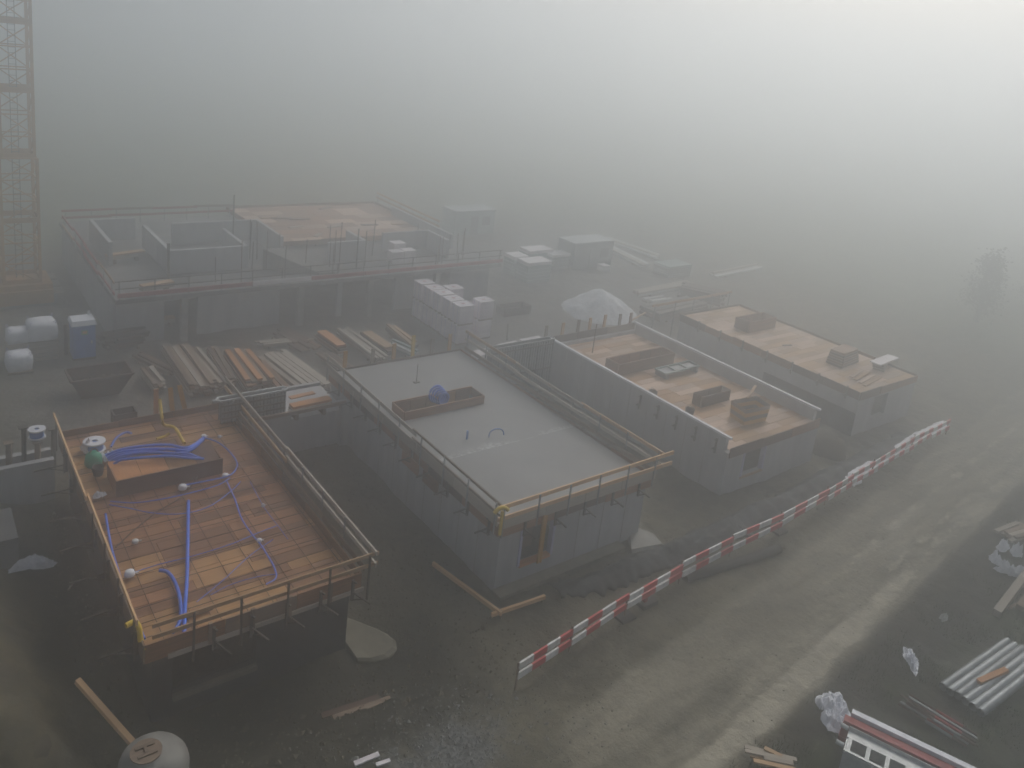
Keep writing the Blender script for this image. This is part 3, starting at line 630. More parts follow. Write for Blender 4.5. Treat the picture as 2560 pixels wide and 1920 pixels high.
crumple('plastic_sheet', 'small white rag on the left edge of the rebar deck', at(216, 1072, AZ+.05), .45, .5, .2, 'white_sheet', .9, 8)
setp(bar('plank_offcut', at(240, 988, AZ+.5), at(275, 983, AZ+.55), .16, .05, 'timber'), 'short pale plank lying by the conduit bundle', 'plank')
setp(bar('plank_offcut', at(246, 1402, AZ-.02)+Vector((2.0, .3, .05)), at(246, 1402, AZ-.02)+Vector((2.9, .32, .05)), .12, .05, 'timber_old'), 'short dark plank on the near end of the rebar deck', 'plank')
p = at(212, 1025, AZ); t = thing('black_bucket', 'black bucket left of the orange panelled box', 'bucket', p)
MB().lathe(p, [(.17, 0), (.22, .34), (.2, .34), (.16, .04)], 14).build('body', 'rubber', t, True); MB().tube(smooth_path([p+Vector((-.21, 0, .32)), p+Vector((-.1, .1, .45)), p+Vector((.1, .1, .45)), p+Vector((.21, 0, .32))], 3), .012, 5).build('handle', 'steel_grey', t)
# concrete footing toe beside the right front corner
fo = [(11.85, 20.75), (12.3, 20.5), (12.8, 20.42), (13.2, 20.6), (13.4, 20.95), (13.35, 21.35), (13.1, 21.8), (12.8, 22.3), (12.5, 22.75), (12.2, 23.2), (11.85, 23.5)]
m = MB(); k = len(fo)
for zz, gr in ((-.8, 1.08), (-.5, 1.02), (-.42, .92)):
    for i, (x, y) in enumerate(fo):
        q = 1+.05*mnoise.noise((x*3, y*3, zz)); m.v.append((11.85+(x-11.85)*gr*q, 21.6+(y-21.6)*gr*q, zz+.03*mnoise.noise((x*2, y*2, 1))))
for r in range(2):
    for i in range(k): m.f.append((r*k+i, r*k+(i+1) % k, (r+1)*k+(i+1) % k, (r+1)*k+i))
m.f.append(tuple(range(2*k, 3*k)))
setp(m.build('footing', 'concrete_muddy'), 'pale concrete footing at the right front corner of the rebar deck house', 'footing')

# --- link walls between the houses
t = thing('link_wall', 'link wall with dark opening between the rebar deck house and the slab house', 'wall', (14.5, 33.5, -.3))
wall_x('wall', AX1, BX0, 33.6, 33.9, -.8, 2.35, 'concrete', t, (14.6, 17.2, -.7, 2.2))
bar('lintel_board', (11.9, 33.5, 2.38), (17.3, 33.4, 2.42), .12, .16, 'timber_old', t)
wall_x('wall', AX1, BX0, 37.0, 37.2, -.8, 1.9, 'concrete', t)
def form_panels(label, x0, x1, y, z0, z1, cap='steel_grey', n=6):
    t = thing('formwork_panel', label, 'formwork', ((x0+x1)/2, y, z0))
    for yy in (y-.18, y+.18): blk('skin', x0, x1, yy-.02, yy+.02, z0, z1, 'steel_grey', t)
    for i in range(n*3+1):
        x = x0+(x1-x0)*i/(n*3); bar('rib', (x, y-.24, z0), (x, y-.24, z1), .05 if i % 3 else .08, .07, 'steel_grey', t)
    for z in (z0+.25, (z0+z1)/2, z1-.2): blk('waler', x0, x1, y-.30, y-.275, z-.05, z+.05, 'steel_dark', t)
    for yy in (y-.2, y+.2): blk('top_edge', x0-.1, x1+.1, yy-.04, yy+.04, z1, z1+.07, cap, t)
    for x in (x0, x1): MB().tube(smooth_path([(x, y-.2, z1+.04), (x+(-.2 if x == x0 else .2), y, z1+.04), (x, y+.2, z1+.04)], 4), .04, 6).build('end_loop', cap, t)
    return t
form_panels('steel wall formwork with pale rim left of the slab house', 11.35, 14.3, 34.0, 2.36, 3.42, 'steel_pale')
form_panels('tall dark ribbed wall formwork between the slab house and the next shell', BX1+1.3, 31.3, 34.6, -.1, 3.35, 'steel_grey', 8)
t = thing('board_pile', 'two orange boards lying on grey blocks beside the slab house', 'boards', at(668, 885, 2.2))
p = at(668, 880, 2.2)
for i, (dz, mt) in enumerate(((.0, 'timber_grey'), (.14, 'timber_grey'), (.28, 'timber_orange'))): bar('board', p+Vector((-1.0+.02*i, -.1, dz)), p+Vector((1.05, .0, dz)), .55-.04*i, .12, mt, t)
blk('bearer', p.x-.8, p.x-.65, p.y-.3, p.y+.3, p.z-.4, p.z-.07, 'timber_old', t); blk('bearer', p.x+.6, p.x+.75, p.y-.3, p.y+.3, p.z-.4, p.z-.07, 'timber_old', t)
bar('board', p+Vector((-.7, .75, .3)), p+Vector((.6, .85, .3)), .3, .05, 'timber_orange', t)
setp(MB().box(14.3, 17.55, 33.95, 36.9, -.8, 1.78).build('link_slab', 'concrete'), 'grey slab over the link passage behind the dark opening', 'slab')

# --- retaining wall and props at the far left
t = thing('retaining_wall', 'grey retaining wall at the left edge behind the excavation', 'wall', (2, 36, -.6))
MB().box(-9, 4.95, 35.6, 35.9, -1.2, 1.2).build('wall', 'concrete', t); MB().box(-9, 4.95, 36.5, 36.8, -1.2, 1.2).build('wall', 'concrete', t)
MB().box(1.0, 3.1, 31.2, 33.4, -1.2, .7).build('buttress', 'slab_wet', t)
MB().box(-9, 4.95, 35.9, 36.5, -1.2, .4).build('base', 'concrete', t)
PL = ['leftmost dark prop standing on the retaining wall', 'second dark prop from the left on the retaining wall', 'third dark prop from the left on the retaining wall', 'short brown prop on the retaining wall', 'dark prop nearest the rebar deck on the retaining wall']
for i, (x, h, mt) in enumerate(((2.9, 2.7, 'steel_dark'), (3.35, 1.6, 'timber_old'), (3.9, 2.2, 'steel_dark'), (4.4, 1.4, 'timber_old'), (5.0, 1.9, 'steel_dark'))):
    t = thing('wall_prop', PL[i], 'prop', (x, 36.2, .4)); bar('tube', (x, 36.2, .4), (x+.05, 36.3, .4+h), .2, .16, mt, t, 'rod' if mt == 'steel_dark' else 'box'); blk('plate', x-.15, x+.2, 36.1, 36.4, .4+h, .45+h, mt, t)

# --- house C
CX0, CX1, CY0, CY1 = 31.65, 39.4, 21.3, 35.4
hC = thing('house_shell', 'grey house shell with timber deck sunk below pale edged walls', 'building', ((CX0+CX1)/2, CY0, 0))
WC = (33.0, 34.8, .75, 2.3)
wall_x('wall', CX0, CX1, CY0, CY0+.25, -.3, 2.35, 'concrete', hC, WC)
wall_x('wall', CX0, CX1, CY1-.25, CY1, -.3, 2.6, 'concrete', hC)
MB().box(CX0, CX0+.25, CY0+.25, CY1-.25, -.3, 3.05).build('wall', 'concrete', hC)
MB().box(CX1-.25, CX1, CY0+.25, CY1-.25, -.3, 3.05).build('wall', 'concrete', hC)
for x in (CX0+.1, CX1-.1):
    for k in range(4): 
        a, b = CY0+(CY1-CY0)*k/4, CY0+(CY1-CY0)*(k+1)/4
        bar('rim_strip', (x, a+.01, 3.1), (x, b-.01, 3.1), .16, .1, 'white_plastic', hC)
deck_panels(hC, CX0+.27, CX1-.27, CY0+.05, CY1-.27, 2.42, ['plywood_pink', 'plywood_pink', 'timber', 'plywood_tan'])
for i in range(9): bar('joist', (CX0+.26, CY0+.6+i*1.6, 2.28), (CX1-.26, CY0+.6+i*1.6, 2.28), .08, .2, 'beam_yellow', hC)
ring_boards(hC, CX0+.05, CX1-.05, CY0-.06, CY1+.06, 2.1, 2.62, ['plywood', 'plywood_dark'], sides='f')
ring_boards(hC, CX0+.05, CX1-.05, CY0-.06, CY1+.06, 2.3, 3.05, ['plywood_dark', 'timber_old'], sides='b')
winc = bpy.data.objects.new('window', None); COL.objects.link(winc); winc.parent = hC; winc.empty_display_size = .1
MB().box(WC[0]-.02, WC[0]+.09, CY0-.05, CY0+.2, WC[2], WC[3]).build('jamb', 'lilac', winc)
MB().box(WC[1]-.09, WC[1]+.02, CY0-.05, CY0+.2, WC[2], WC[3]).build('jamb', 'lilac', winc)
blk('sill', WC[0], WC[1], CY0-.06, CY0+.2, WC[2]-.12, WC[2]-.003, 'timber', winc)
for i in range(5): bracket(hC, CX0-.08, CY0+.7+i*1.3, 2.5, (-1, 0), .3)
open_box('stair_opening_formwork', 'long brown plywood box on the sunken timber deck', 32.9, 37.6, 30.3, 31.4, 2.43, 3.15, .06, 'plywood', 'plywood')
open_box('opening_formwork', 'short dark brown box on the sunken timber deck', 34.3, 36.7, 25.3, 25.9, 2.43, 3.05, .05, 'plywood_dark', 'plywood_dark')
p = Vector((36.7, 29.2, 2.43)); t = thing('frame_stack', 'grey green metal frame lying on the sunken timber deck', 'frame', p)
for y in (-.4, .4): bar('side_bar', p+Vector((-1.5, y, .35)), p+Vector((1.5, y, .38)), .08, .1, 'panel_green', t)
for x in (-1.5, -.5, .5, 1.5): bar('cross_bar', p+Vector((x, -.4, .36)), p+Vector((x, .4, .36)), .08, .1, 'panel_green', t)
for x in (-1.3, 1.3): blk('bearer', p.x+x-.1, p.x+x+.1, p.y-.45, p.y+.45, p.z, p.z+.3, 'steel_grey', t)
blk('mesh_infill', p.x-1.46, p.x+1.46, p.y-.36, p.y+.36, p.z+.3, p.z+.32, 'steel_grey', t)
p = Vector((35.7, 23.3, 2.43)); t = thing('timber_crate', 'large tan timber crate on the near end of the sunken deck', 'crate', p)
m = MB(); b = [(-.9, -.5), (.75, -.65), (1.0, .35), (-.7, .55)]; k = 1.12
lo = [p+Vector((x, y, 0)) for x, y in b]; hi = [p+Vector((x*k, y*k, .95)) for x, y in b]
for i in range(4):
    j = (i+1) % 4
    for r in range(4):
        a0, a1 = lo[i].lerp(hi[i], r/4+.01), lo[j].lerp(hi[j], r/4+.01); b0, b1 = lo[i].lerp(hi[i], (r+1)/4-.01), lo[j].lerp(hi[j], (r+1)/4-.01)
        inn = (p+Vector((0, 0, .4))-(a0+a1)/2).normalized()*.04
        MB().add([a0, a1, b1, b0, a0+inn, a1+inn, b1+inn, b0+inn], UNITF).build('slat', 'timber_old' if r % 2 else 'beam_yellow', t)
blk('bottom', p.x-.7, p.x+.7, p.y-.4, p.y+.4, p.z, p.z+.04, 'timber_old', t)
setp(bar('plank_offcut', p+Vector((.0, .2, 1.1)), p+Vector((1.3, .7, 1.35)), .14, .05, 'timber'), 'pale plank sticking up from the large tan crate', 'plank')
BL = ['dark bucket halfway along the left wall of the sunken deck', 'dark bucket near the front of the sunken deck', 'black box behind the large tan crate']
for i, (x, y) in enumerate(((32.6, 27.3), (32.9, 24.9), (36.0, 24.3))):
    t = thing('dark_bucket', BL[i], 'bucket', (x, y, 2.43)); MB().lathe((x, y, 2.43), [(.2, 0), (.26, .42), (.23, .42), (.2, .05)], 12).build('body', 'rubber', t, True); MB().tube(smooth_path([(x-.24, y, 2.83), (x, y+.12, 3.0), (x+.24, y, 2.83)], 4), .014, 5).build('handle', 'steel_dark', t)
setp(MB().tube([(33.9, 33.6, 2.43), (33.95, 33.62, 4.3)], .035, 6).build('steel_post', 'plywood_dark'), 'thin brown post standing at the back of the sunken deck', 'post')
GC = 'upright formwork beams at the back of the sunken deck house'
WCn = ['greenish grey beam, leftmost behind the sunken deck house', 'yellow beam, second from the left behind the sunken deck house', 'grey beam, third from the left behind the sunken deck house', 'pale yellow beam, fourth from the left behind the sunken deck house', 'orange beam, fifth from the left behind the sunken deck house', 'brown beam in front of the pale gravel heap', 'brown beam at the right back corner of the sunken deck house']
for i, (x, mt, h) in enumerate(((31.75, 'timber_grey', 1.0), (33.05, 'beam_yellow', 1.0), (34.35, 'timber_old', 1.05), (35.4, 'beam_yellow', 1.05), (36.65, 'beam_yellow', 1.1), (38.1, 'timber_old', 1.0), (39.1, 'plywood', .95))):
    form_beam(x, CY1+.25, 2.3, 2.75+h, WCn[i], GC, mt, (random.uniform(-.06, .06), 0))
setp(bar('long_plank', (39.4, 35.9, 3.0), (41.2, 36.3, 3.25), .12, .05, 'timber'), 'thin pale plank jutting from the back corner of the sunken deck house', 'plank')

fins(hC, CX0, CX0, CY0, CY1, -.2, 2.95)

# --- house D
DX0, DX1, DY0, DY1 = 44.6, 51.2, 22.0, 36.0
hD = thing('house_shell', 'rightmost concrete house shell with pale timber deck half lost in fog', 'building', ((DX0+DX1)/2, DY0, 0))
wall_x('wall', DX0, DX1, DY0, DY0+.25, -.4, 2.6, 'concrete', hD, (46.4, 48.0, .8, 2.2))
wall_x('wall', DX0, DX1, DY1-.25, DY1, -.4, 2.6, 'concrete', hD)
MB().box(DX0, DX0+.25, DY0+.25, DY1-.25, -.4, 2.6).build('wall', 'concrete', hD)
MB().box(DX1-.25, DX1, DY0+.25, DY1-.25, -.4, 2.6).build('wall', 'concrete', hD)
deck_panels(hD, DX0+.05, DX1-.05, DY0+.05, DY1-.05, 2.72, ['plywood_pink', 'plywood_pink', 'timber', 'timber'], skip=None)
ring_boards(hD, DX0-.04, DX1+.04, DY0-.04, DY1+.04, 2.35, 2.85, ['plywood', 'plywood_dark', 'timber_old'])
MB().box(DX0-.06, DX0-.02, DY0, DY0+6.5, -.3, 1.5).build('membrane', 'membrane', hD)
for i in range(7): bracket(hD, DX0-.1, DY0+.8+i*1.9, 2.6, (-1, 0), .35)
open_box('stair_opening_formwork', 'brown box in the middle of the pale timber deck', 46.6, 49.6, 31.6, 32.8, 2.72, 3.5, .06, 'plywood', 'plywood')
p = Vector((48.4, 25.4, 2.73)); t = thing('board_pile', 'red brown box of stacked boards on the pale timber deck', 'boards', p)
for r in range(6): bar('board', p+Vector((-1.2+.03*r, .0, .08+.16*r)), p+Vector((1.1-.05*r, .2, .08+.16*r)), 1.1-.03*r, .14, 'plywood' if r % 2 else 'plywood_dark', t)
setp(bar('pale_board', (49.0, 23.7, 3.28), (51.5, 23.85, 3.3), .7, .08, 'wrap_white'), 'pale board resting across boards at the right of the pale deck', 'board')
t = thing('board_pile', 'low pile of boards under the pale wide board', 'boards', (50.4, 23.9, 2.73))
for r in range(3): bar('board', (49.4, 23.6+.05*r, 2.82+.15*r), (51.1, 24.3, 2.82+.15*r), .7, .13, 'timber_old', t)
t = thing('board_pile', 'loose tan boards on the near end of the pale deck', 'boards', (47.2, 22.9, 2.73))
for r in range(4): bar('board', (46.0+.1*r, 22.6+.35*r, 2.78+.02*r), (48.4, 22.9+.4*r, 2.8), .22, .05, ['timber', 'plywood_pink'][r % 2], t)
setp(bar('plank_offcut', (46.9, 29.0, 2.78), (47.6, 28.8, 2.78), .12, .06, 'steel_dark'), 'small dark bar lying on the pale timber deck', 'bar')
fins(hD, DX0, DX1, DY0+6.5, DY1, -.2, 2.3)
guard_rail('far thin rail at the back of the rightmost house shell', (DX0-2.5, DY1+.5), (DX1, DY1+.8), (3.5,), -.1, 3.55, 'timber', 5)

# ---------------------------------------------------------------- long building in the fog behind
EX0, EX1, EY0, EY1, EZ = 10.2, 38.2, 49.2, 68.0, 3.2
hE = thing('foggy_building', 'long unfinished concrete building fading into the fog behind the yard', 'building', ((EX0+EX1)/2, EY0, 0))
MB().box(EX0, EX1, EY0, EY1, EZ-.28, EZ).build('slab', 'slab_wet', hE)
for a, b in ((EX0+.3, 13.2), (15.2, 20.6), (24.8, 25.2), (29.4, 31.0), (34.2, EX1-.3)): MB().box(a, b, EY0+1.1, EY0+1.35, -.2, EZ-.28).build('wall', 'concrete', hE)
MB().box(EX0+.1, EX0+.35, EY0+1.35, EY1-.2, -.2, EZ-.28).build('wall', 'concrete', hE)
MB().box(EX1-.35, EX1-.1, EY0+1.35, EY1-.2, -.2, EZ-.28).build('wall', 'concrete', hE)
for x in (14.2, 21.8, 27.0, 32.6): MB().box(x-.2, x+.2, EY0+.3, EY0+.7, -.2, EZ-.28).build('column', 'concrete_light', hE)
MB().box(EX0+1, EX1-1, EY0+8, EY0+8.3, -.2, EZ-.28).build('wall', 'concrete', hE)
for a in ((14.2, 19.4, 53.2, 53.45), (14.2, 14.45, 53.45, 60.0), (19.15, 19.4, 53.45, 58.0), (16.2, 22.6, 60.0, 60.25), (22.4, 22.6, 55.0, 60.0), (11.2, 11.45, 56, 62), (11.2, 14.2, 62.0, 62.25)):
    MB().box(*a, EZ, EZ+1.6).build('upper_wall', 'concrete', hE)
MB().box(36.4, 36.65, 54.0, 64.0, EZ, EZ+1.2).build('upper_wall', 'concrete', hE)
deck_panels(hE, 23.0, 37.0, 57.0, 68.5, EZ+.45, ['plywood', 'plywood_pink', 'plywood'], 2.5, 1.25)
for i in range(6):
    for j in range(4): bar('deck_prop', (23.6+i*2.6, 57.4+j*3.4, EZ), (23.6+i*2.6, 57.4+j*3.4, EZ+.41), .1, .1, 'steel_dark', hE, 'rod')
ring_boards(hE, 22.95, 37.05, 56.95, 68.55, EZ+.25, EZ+.65, ['plywood', 'timber_old'], step=3.5)
MB().add([(20.2, 52.6, EZ), (21.4, 52.6, EZ), (24.6, 50.4, EZ), (23.4, 50.4, EZ), (20.2, 52.6, EZ+1.5), (21.4, 52.6, EZ+1.5), (24.6, 50.4, EZ+.15), (23.4, 50.4, EZ+.15)], UNITF).build('stair_slab', 'concrete_light', hE)
for i in range(26):
    x, y = random.uniform(11, 37.5), random.choice((random.uniform(49.8, 52.5), random.uniform(52.5, 57)))
    bar('shore', (x, y, EZ), (x+random.uniform(-.1, .1), y, EZ+random.uniform(1.6, 2.9)), .07, .07, random.choice(('steel_dark', 'rust', 'timber_old')), hE, 'rod')
for a in ((25.2, 28.0, 53.0, 53.25), (28.0, 28.25, 53.0, 56.0), (30.5, 34.5, 54.6, 54.85), (34.5, 34.75, 51.6, 54.85)): MB().box(*a, EZ, EZ+1.5).build('upper_wall', 'concrete', hE)
for i in range(9):
    x, y = random.uniform(23.5, 36), random.uniform(57.6, 67.5); bar('loose_board', (x, y, EZ+.5), (x+random.uniform(.8, 2.4), y+random.uniform(-.8, .8), EZ+.52), .35, .06, random.choice(('timber', 'plywood_dark', 'timber_grey')), hE)
g = thing('guard_rail', 'long red and white board rail along the foggy building', 'railing', (EX0, EY0, EZ))
for i in range(7):
    a, b = EX0+.1+i*4.0, EX0+.1+i*4.0+3.95
    bar('rail', (a, EY0-.06+.0*i, EZ+.28), (min(b, EX1), EY0-.06, EZ+.28), .1, .26, 'red_paint' if i not in (2,) else 'wrap_white', g)
for i in range(15): bar('post', (EX0+.2+i*1.97, EY0+.02, EZ), (EX0+.2+i*1.97, EY0+.02, EZ+1.15), .05, .05, 'steel_dark', g)
for z in (.65, 1.1): bar('top_rail', (EX0, EY0+.06, EZ+z), (EX1, EY0+.06, EZ+z), .03, .06, 'steel_dark', g)
guard_rail('rail of red boards along the left end of the foggy building', (EX0-.05, EY0+.3), (EX0-.05, EY1-2), (EZ+.3, EZ+1.0), EZ-.2, EZ+1.1, ['red_paint', 'timber'], 8, splits=4)
guard_rail('rail along the right edge of the foggy timber deck', (37.2, 57.0), (37.2, 68.4), (EZ+1.1, EZ+1.5), EZ+.3, EZ+1.6, 'timber', 6)
guard_rail('faint rail along the far edge of the foggy building', (EX0, EY1-1.0), (23, EY1-1.0), (EZ+.6, EZ+1.1), EZ-.1, EZ+1.2, ['red_paint', 'timber_old'], 8, splits=4)
PE = [('pale planks on the left front of the foggy building', (230, 552), (310, 541)), ('pale planks above the left end of the red rail', (305, 618), (372, 607)), ('yellowish planks below the left end of the red rail', (332, 690), (376, 684))]
for lb, a, b in PE:
    z = .6 if 'below' in lb else EZ+.6
    pa, pb = at(*a, z), at(*b, z); t = thing('plank_pile', lb, 'planks', (pa+pb)/2-Vector((0, 0, .6)))
    for r in range(3): bar('plank', pa-Vector((0, 0, .12*r)), pb-Vector((0, 0, .12*r)), .5, .1, 'timber' if r == 0 else 'timber_grey', t)
    for f in (.2, .8):
        q = pa.lerp(pb, f); blk('bearer', q.x-.1, q.x+.1, q.y-.25, q.y+.25, z-.6, z-.3, 'timber_old', t)
t = thing('brick_pallet', 'white wrapped packs on the foggy building near the timber deck', 'pallet', at(868, 565, EZ))
p = at(868, 565, EZ)
for i, (dx, dy, h) in enumerate(((-.6, 0, .9), (.5, .1, .9), (0, .9, 1.3))): MB().box(p.x+dx-.5, p.x+dx+.5, p.y+dy-.45, p.y+dy+.4, p.z, p.z+h).build('pack', 'wrap_white', t)
for i, (x, y, z1) in enumerate(((13.5, 50.5, 6.1), (19.8, 57.5, 7.4), (26.5, 51.0, 6.2))):
    setp(MB().tube([(x, y, EZ), (x, y, z1)], .05, 6).build('steel_prop', 'steel_dark'), ['thin dark prop near the left front of the foggy building', 'thin dark prop beside the grey upper walls of the foggy building', 'thin dark prop near the sloping stair slab of the foggy building'][i], 'prop')

# ---------------------------------------------------------------- yard behind the houses
random.seed(21)
def pile(label, p0, p1, w, layers, cols, mats, ph=.12, jitter=.25, bearers=True, top=None, name='plank_pile', cat='planks'):
    """beams stacked in layers between two ground points (axis of the stack)"""
    p0, p1 = Vector(p0), Vector(p1); p0.z = hgt(p0.x, p0.y); p1.z = hgt(p1.x, p1.y); d = (p1-p0).normalized(); sd = Vector((-d.y, d.x, 0))
    z0 = max(p0.z, p1.z)+(.12 if bearers else .0)
    t = thing(name, label, cat, ((p0.x+p1.x)/2, (p0.y+p1.y)/2, min(p0.z, p1.z)))
    if bearers:
        for f in (.18, .82):
            q = p0.lerp(p1, f); bar('bearer', q-sd*w*.5+Vector((0, 0, z0-q.z-.09)), q+sd*w*.5+Vector((0, 0, z0-q.z-.09)), .12, .2, 'timber_old', t)
    pw = w/cols
    for r in range(layers):
        for c in range(cols):
            if r == layers-1 and cols > 2 and random.random() < .22: continue
            o = sd*((c+.5)/cols-.5)*w; j0, j1 = random.uniform(-jitter, jitter), random.uniform(-jitter, jitter)
            a = p0+o+d*j0+sd*random.uniform(-.05, .05)*(1+(r == layers-1)); b = p1+o+d*j1+sd*random.uniform(-.05, .05)*(1+(r == layers-1)); a.z = b.z = z0+ph*(r+.5)
            bar('plank', a, b, pw*random.uniform(.8, .96), ph*.94, (top if top and r == layers-1 else random.choice(mats)), t)
    return t
def A2(u, v): return at(u, v, .0)
O = ['timber_old', 'timber_old', 'timber_grey', 'plywood']
pile('short stack of grey beams, leftmost of the timber stacks', A2(318, 812), A2(345, 850), .7, 4, 3, ['timber_old', 'timber_grey'])
pile('untidy stack of brown beams right of the leftmost timber stack', A2(378, 772), A2(440, 858), 1.5, 6, 6, O, top='timber_old')
pile('stack of beams with pale tops behind the steel wall formwork', A2(412, 770), A2(478, 848), .8, 4, 4, O, top='timber_grey')
pile('tall stack of brown beams with orange tops in the middle of the timber stacks', A2(512, 790), A2(560, 858), 1.5, 8, 5, ['plywood', 'timber_old', 'plywood_dark'], top='timber_orange')
pile('long pale planks in a low stack behind the left of the slab house', A2(590, 778), A2(688, 852), 1.9, 3, 6, ['timber_grey', 'timber_old'], top='timber_grey')
pile('narrow dark stack left of the orange topped beams', A2(455, 775), A2(500, 850), .5, 6, 2, ['plywood_dark', 'timber_old'])
pile('red brown stack with one broad orange board on top', A2(690, 738), A2(738, 772), .7, 6, 1, ['plywood_dark', 'plywood'], top='timber_orange')
pile('long grey beams right of the broad orange board', A2(742, 728), A2(822, 788), .9, 4, 4, ['timber_old', 'timber_grey'])
pile('stack with broad tan board near the wrapped brick pallets', A2(788, 735), A2(842, 775), .7, 5, 1, ['plywood_dark', 'timber_old'], top='timber')
pile('narrow stack of tan beams beside the wrapped brick pallets', A2(842, 722), A2(892, 762), .6, 5, 2, ['timber_old', 'plywood_dark'], top='timber')
pile('dark beams between the broad orange board and the slab house', A2(700, 770), A2(760, 812), 1.1, 2, 4, ['plywood_dark', 'timber_old'])
pile('grey strips lying crosswise behind the orange topped beams', A2(560, 752), A2(668, 742), .7, 2, 3, ['timber_grey'])
pile('pale green bundle at the foot of the wrapped brick pallets', A2(848, 752), A2(892, 772), .7, 4, 3, ['panel_green', 'steel_pale'])
pile('brown beams lying between the orange topped stack and the long pale planks', A2(560, 800), A2(618, 862), .7, 4, 3, ['plywood', 'timber_old'])
pile('low dark planks between the skip and the leftmost timber stack', A2(300, 775), A2(372, 812), .8, 2, 4, ['timber_old', 'plywood_dark'])
pile('scattered brown planks behind the broad orange board', A2(600, 722), A2(660, 755), 1.6, 2, 5, ['timber_old', 'plywood', 'plywood_dark'], jitter=.8)
pile('dark pile of formwork parts right of the blue toilet', A2(232, 755), A2(300, 742), 1.6, 6, 5, ['plywood_dark', 'steel_dark', 'rust'], .14, .5)
# wrapped brick pallets
def pallet_make():
    t = thing('brick_pallet', 'x', 'pallet', (0, 0, 0))
    for y in (-.45, 0, .45): MB().box(-.58, .58, y-.06, y+.06, 0, .1).build('runner', 'timber_old', t)
    for i in range(5): MB().box(-.58+i*.26, -.58+i*.26+.14, -.52, .52, .1, .13).build('deck_slat', 'timber_old', t)
    for r in range(4):
        b = MB().box(-.57, .57, -.51, .51, .135+r*.305, .135+r*.305+.295).build('brick_layer', 'wrap_pink', t)
    MB().box(-.58, .58, -.52, .52, 1.36, 1.385).build('top_sheet', 'wrap_white', t)
    for y in (-.25, .25): MB().box(-.585, .585, y-.02, y+.02, .12, 1.392).build('strap', 'lilac', t)
    MB().box(-.12, .12, -.1, .1, 1.39, 1.396).build('print_mark', 'red_paint', t)
    return t
pal = pallet_make(); first = True
PB = Vector((30.33, 42.42, 0))
cols = [(PB.x+.2, PB.y+.6, 2, 'front'), (PB.x+.2, PB.y+1.85, 2, 'second'), (PB.x+.2, PB.y+3.1, 2, 'third'), (PB.x+.2, PB.y+4.35, 2, 'fourth'), (PB.x+.2, PB.y+5.65, 2, 'rearmost'), (PB.x+1.55, PB.y+3.9, 2, 'single rear'), (PB.x+2.15, PB.y+1.0, 2, 'single right')]
for x, y, n, w in cols:
    for k in range(n):
        o = pal if first else copy_tree(pal); first = False
        z = hgt(x, y)+.02+1.4*k; o.location = (x+random.uniform(-.03, .03), y+random.uniform(-.02, .02), z); o.rotation_euler = (0, 0, PI/2*0+random.uniform(-.02, .02))
        lv = 'upper' if k else 'lower'
        if w in ('single rear', 'single right'):
            o['label'] = lv+' wrapped brick pallet of the '+('separate column behind the row' if 'rear' in w else 'separate column right of the row')
        else: o['label'] = lv+' wrapped brick pallet, '+('front of the long row' if w == 'front' else 'rear end of the long row' if w == 'rearmost' else w+' from the front in the long row')
        o['group'] = 'wrapped brick pallets in the yard'
for i, (u, v, h) in enumerate(((1100, 757, .35), (1150, 745, .3), (1050, 770, .3))):
    p = A2(u, v); p.z = hgt(p.x, p.y); t = thing('sheet_stack', ['white and red sheets stacked low behind the ribbed formwork', 'small white sheet stack next to the left beam of the sunken deck house', 'pink white sheets stacked low right of the fresh slab'][i], 'sheets', p)
    for k in range(3): bar('sheet', p+Vector((-.9+.05*k, 0, .08+k*.12)), p+Vector((.9, .05*k, .08+k*.12)), .9, .1, 'wrap_white' if k != 1 else 'wrap_pink', t)
setp(MB().tube([A2(1095, 735), A2(1093, 735)+Vector((0, 0, 1.2))], .06, 6).build('marker_post', 'steel_dark'), 'short dark post behind the low white sheets', 'post')
# portable toilet
p = A2(179, 769); p.z = hgt(p.x, p.y); t = thing('portable_toilet', 'blue portable toilet with white roof at the left of the yard', 'toilet', p); x, y, z = p
MB().box(x-.58, x+.58, y-.55, y+.6, z+.12, z+2.1).build('cabin', 'blue_paint', t); MB().box(x-.6, x+.6, y-.57, y+.62, z-.05, z+.12).build('base', 'rubber', t)
d = MB().box(x-.46, x+.46, y-.6, y-.555, z+.16, z+2.02).build('door', 'blue_paint', t)
MB().box(x+.32, x+.4, y-.66, y-.605, z+1.0, z+1.15).build('handle', 'steel_pale', d); MB().box(x-.16, x+.18, y-.612, y-.604, z+1.55, z+1.82).build('sign', 'green_plastic', d); MB().box(x-.1, x+.12, y-.62, y-.614, z+1.62, z+1.76).build('emblem', 'timber_orange', d)
m = MB().add([(x-.66, y-.64, z+2.1), (x+.66, y-.64, z+2.1), (x+.66, y+.68, z+2.1), (x-.66, y+.68, z+2.1), (x-.58, y-.5, z+2.36), (x+.58, y-.5, z+2.36), (x+.58, y+.55, z+2.36), (x-.58, y+.55, z+2.36)], UNITF); m.build('roof', 'white_plastic', t)
MB().tube([(x+.4, y+.4, z+2.3), (x+.4, y+.4, z+2.6)], .06, 8).build('vent_pipe', 'white_plastic', t)
form_beam(*(A2(143, 768)[:2]), -.05, 1.9, 'brownish beam leaning upright beside the blue toilet', 'toilet beam', 'timber_old')
